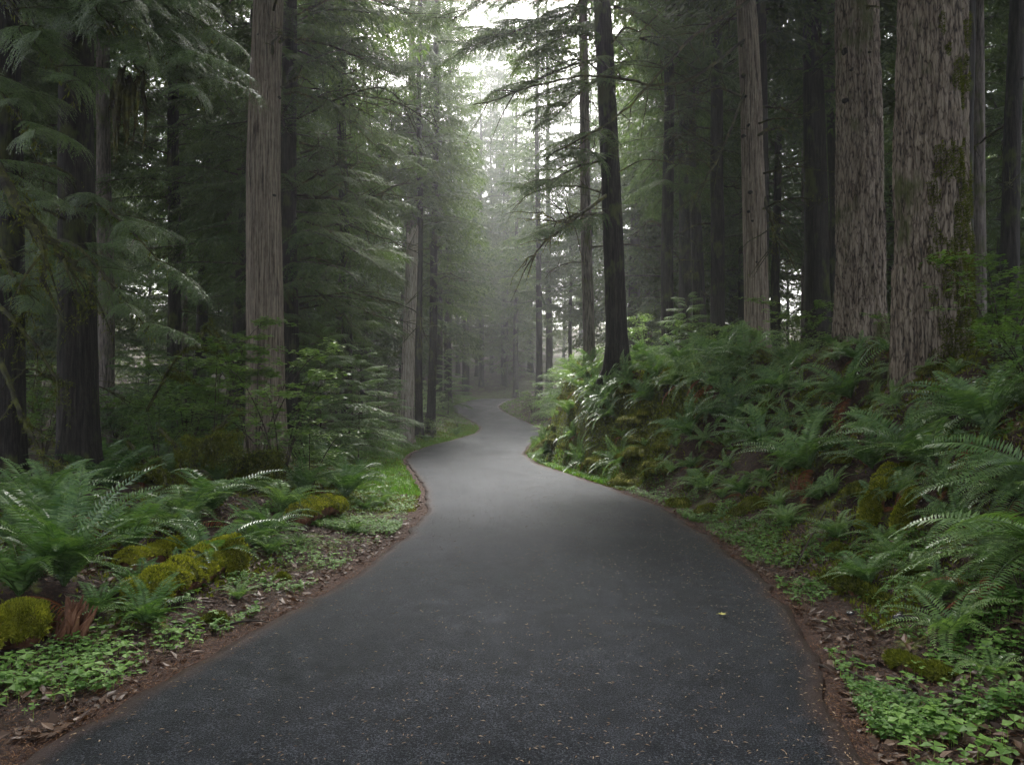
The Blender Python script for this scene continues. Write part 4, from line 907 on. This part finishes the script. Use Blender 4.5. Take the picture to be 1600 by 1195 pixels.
clover([scatter(5200, 1, 3.4, 10, .10, 1.4, 1, .22, 2.2, 1.3), scatter(4500, 1, 10, 26, .12, .8, 2, -.3), scatter(1700, 1, 3, 7, .9, 2.6, 3, .3, 1.8)], 'clover', 'low green clover patches along the right edge of the road', .02)
clover([scatter(2300, 0, 4, 10, .22, 1.3, 4, .4, 2.2, 1.3), scatter(7500, 0, 9, 30, .2, 1.8, 5, -.1, 1.6)], 'clover', 'low bright green clover along the left verge', .02)
clover([scatter(330, 1, 2.9, 4.6, .2, 1.5, 8, .3, 2.2, 1.0), scatter(330, 0, 3.4, 5.8, .3, 1.1, 9, .2, 2.2, 1.0)], 'broadleaf_weeds', 'larger rounded weed leaves near the camera on both verges', .033, .10)
# short grass-like moss
g = G()
for sd, y0, y1, s0, s1, n, thr, seed in ((0, 11, 46, .15, 2.2, 26000, -.5, 11), (1, 14, 34, .12, .7, 9000, -.6, 12), (1, 5, 24, .5, 4.5, 36000, -.1, 13), (1, 14, 27, .4, 2.2, 34000, -.5, 17), (1, 9, 26, 2.5, 8, 34000, -.5, 20), (0, 5, 20, .8, 4, 16000, .05, 14)):
    x, y, z, r = scatter(n, sd, y0, y1, s0, s1, seed, thr, 1.3); n = len(x); d = nrm(r.normal(0, .6, (n, 3)) + [0, 0, 1]); l = r.uniform(.015, .05, n) * (1 + y * .03)
    V, Q = kites(np.stack([x, y, z - .004], 1), d, nrm(np.cross(d, r.normal(0, 1, (n, 3)))), l, l * .4); g.add(V, Q, 0)
stuffobj(g, 'moss_carpet', [M_mossf], 'yellow green moss carpeting the verges and the bank', 'moss')
# grassy sprigs on the point
g = G()
for sd, y0, y1, s0, s1, n, thr, seed in ((0, 13, 46, .12, 1.5, 12000, -.3, 15), (1, 15, 40, .1, .6, 6000, -.5, 16), (0, 30, 80, .1, 3.5, 12000, -.9, 18), (1, 30, 80, .1, 3.5, 12000, -.9, 19)):
    x, y, z, r = scatter(n, sd, y0, y1, s0, s1, seed, thr, .7); n = len(x); d = nrm(r.normal(0, .4, (n, 3)) + [0, 0, 1]); l = r.uniform(.04, .11, n)
    V, Q = kites(np.stack([x, y, z - .004], 1), d, nrm(np.cross(d, r.normal(0, 1, (n, 3)))), l, .012 + y * .0006); g.add(V, Q, 0)
stuffobj(g, 'grass', [M_clov], 'short bright grass fringing the asphalt at the bends', 'grass')
def litter(parts, name, lab, l0, l1, asp, mats, lift=.004, flat=.25):
    g = G()
    for x, y, z, r in parts:
        n = len(x); a = r.uniform(0, 6.28, n); d = nrm(np.stack([np.cos(a), np.sin(a), r.normal(0, flat, n)], 1)); l = r.uniform(l0, l1, n)
        nn = nrm(np.stack([r.normal(0, flat, n), r.normal(0, flat, n), np.ones(n)], 1)); sv = nrm(np.cross(d, nn)); c = np.stack([x, y, z + lift], 1)
        V, Q = kites(c, d, sv, l, l * asp, bow=nn * (l * .1)[:, None]); g.add(V, Q, 0)
    return stuffobj(g, name, mats, lab, 'litter')
litter([scatter(6500, 1, 3, 14, .08, 3.5, 21, -.3, 1.6), scatter(4800, 0, 3.4, 14, .08, 2.6, 22, -.35, 1.6)], 'dead_leaves', 'brown dead leaves scattered over both verges', .03, .09, .55, [M_litt], .012, .4)
litter([scatter(16000, 1, 2.6, 16, -.05, .75, 23), scatter(16000, 0, 3, 16, -.05, .8, 24), scatter(5000, 1, 2.6, 24, -.16, .2, 25, .0, 2.5), scatter(5000, 0, 3, 24, -.16, .2, 26, .0, 2.5)], 'needle_litter', 'reddish brown needles and bark crumbs on the road shoulders', .008, .03, .22, [M_need, ], .012, .3)
r = np.random.default_rng(31); n = 9000; y = 2.4 + 24 * r.random(n) ** 1.5; u_ = r.random(n); u_ = np.where(r.random(n) < .55, 1 - (1 - u_) ** 2 * .6 * 1, u_); u_ = np.where(r.random(n) < .22, u_ ** 3, u_)
x = xl(y) + .03 + u_ * (xr(y) - xl(y) - .06); zt_ = zr(y) + .02 * (1 - (2 * u_ - 1) ** 2) + .012 + vn(x * 1.1, y * .8, 0, 8) * .006
litter([(x, y, zt_, r)], 'needle_crumbs', 'tiny tan needles and bark crumbs strewn over the asphalt', .009, .030, .24, [M_crumb], .002, .08)
# the yellow leaf on the road and fallen sticks
p = onground(1127, 971); g = G(); a = np.array([0, .8, -.8, 1.6, -1.6]); d = nrm(np.stack([np.cos(a), np.sin(a), .12 + 0 * a], 1))
V, Q = kites(np.zeros((5, 3)), d, nrm(np.cross(d, [0, 0, 1.])), np.array([.045, .04, .04, .03, .03]), .022); g.add(V, Q, 0)
V, Q = tube([(0, 0, 0), (-.02, .004, .004), (-.045, .0, .006)], .0012, 4); g.add(V, Q, 0)
M_yel = leafmat('yellow_leaf', (.35, .32, .06), (.55, .50, .12), .4, .2, 20)
tag(link('fallen_leaf', g.mesh('fallen_leaf', [M_yel]), None, (p[0], p[1], float(zr(p[1])) + .04), (0, 0, .4)), 'single yellow fallen leaf lying on the right half of the road', 'leaf')
for k, (a_, b_, lab) in enumerate([((1265, 1040), (1370, 1075), 'pale thin stick lying on needles at the right road edge'), ((1390, 1060), (1445, 1090), 'short dry stick in the litter at bottom right'), ((330, 985), (420, 975), 'brown stick on the litter below the long mossy log'),
        ((1290, 800), (1240, 900), 'thin bare twig standing over the clover on the right'), ((250, 1000), (330, 985), 'broken bark strip on the litter at lower left'), ((1480, 1085), (1530, 1110), 'pale curved stick near the bottom right corner')]):
    p, q = onground(*a_), onground(*b_); c = (p + q) / 2; o = link('stick', limb_mesh(900 + k, [p - c + [0, 0, .015], (q - p) * .1 + [0, .02, .035], q - c + [0, 0, .015]], .007, 2, tl=.1, n=12, mats=[M_twig, M_mossf]), None, tuple(c)); tag(o, lab, 'stick')
# ------------------------------------------------------------------ the misty air
V = np.array([(x, y, z) for z in (-1.6, 52) for y in (-16, 170) for x in (-112, 112)], float)
Q = [(0, 2, 3, 1), (4, 5, 7, 6), (0, 1, 5, 4), (2, 6, 7, 3), (0, 4, 6, 2), (1, 3, 7, 5)]
m, n, out = mat('mist'); pv = N(n, 'ShaderNodeVolumePrincipled', Density=HAZE, Anisotropy=.6); pv.inputs['Color'].default_value = (.94, .96, .97, 1)
n.links.new(pv.outputs[0], out.inputs['Volume'])
hz = link('haze', mesh('haze', V, Q, None, [m])); hz['kind'] = 'stuff'; hz['label'] = 'pale mist hanging between the trees'; hz['category'] = 'mist'
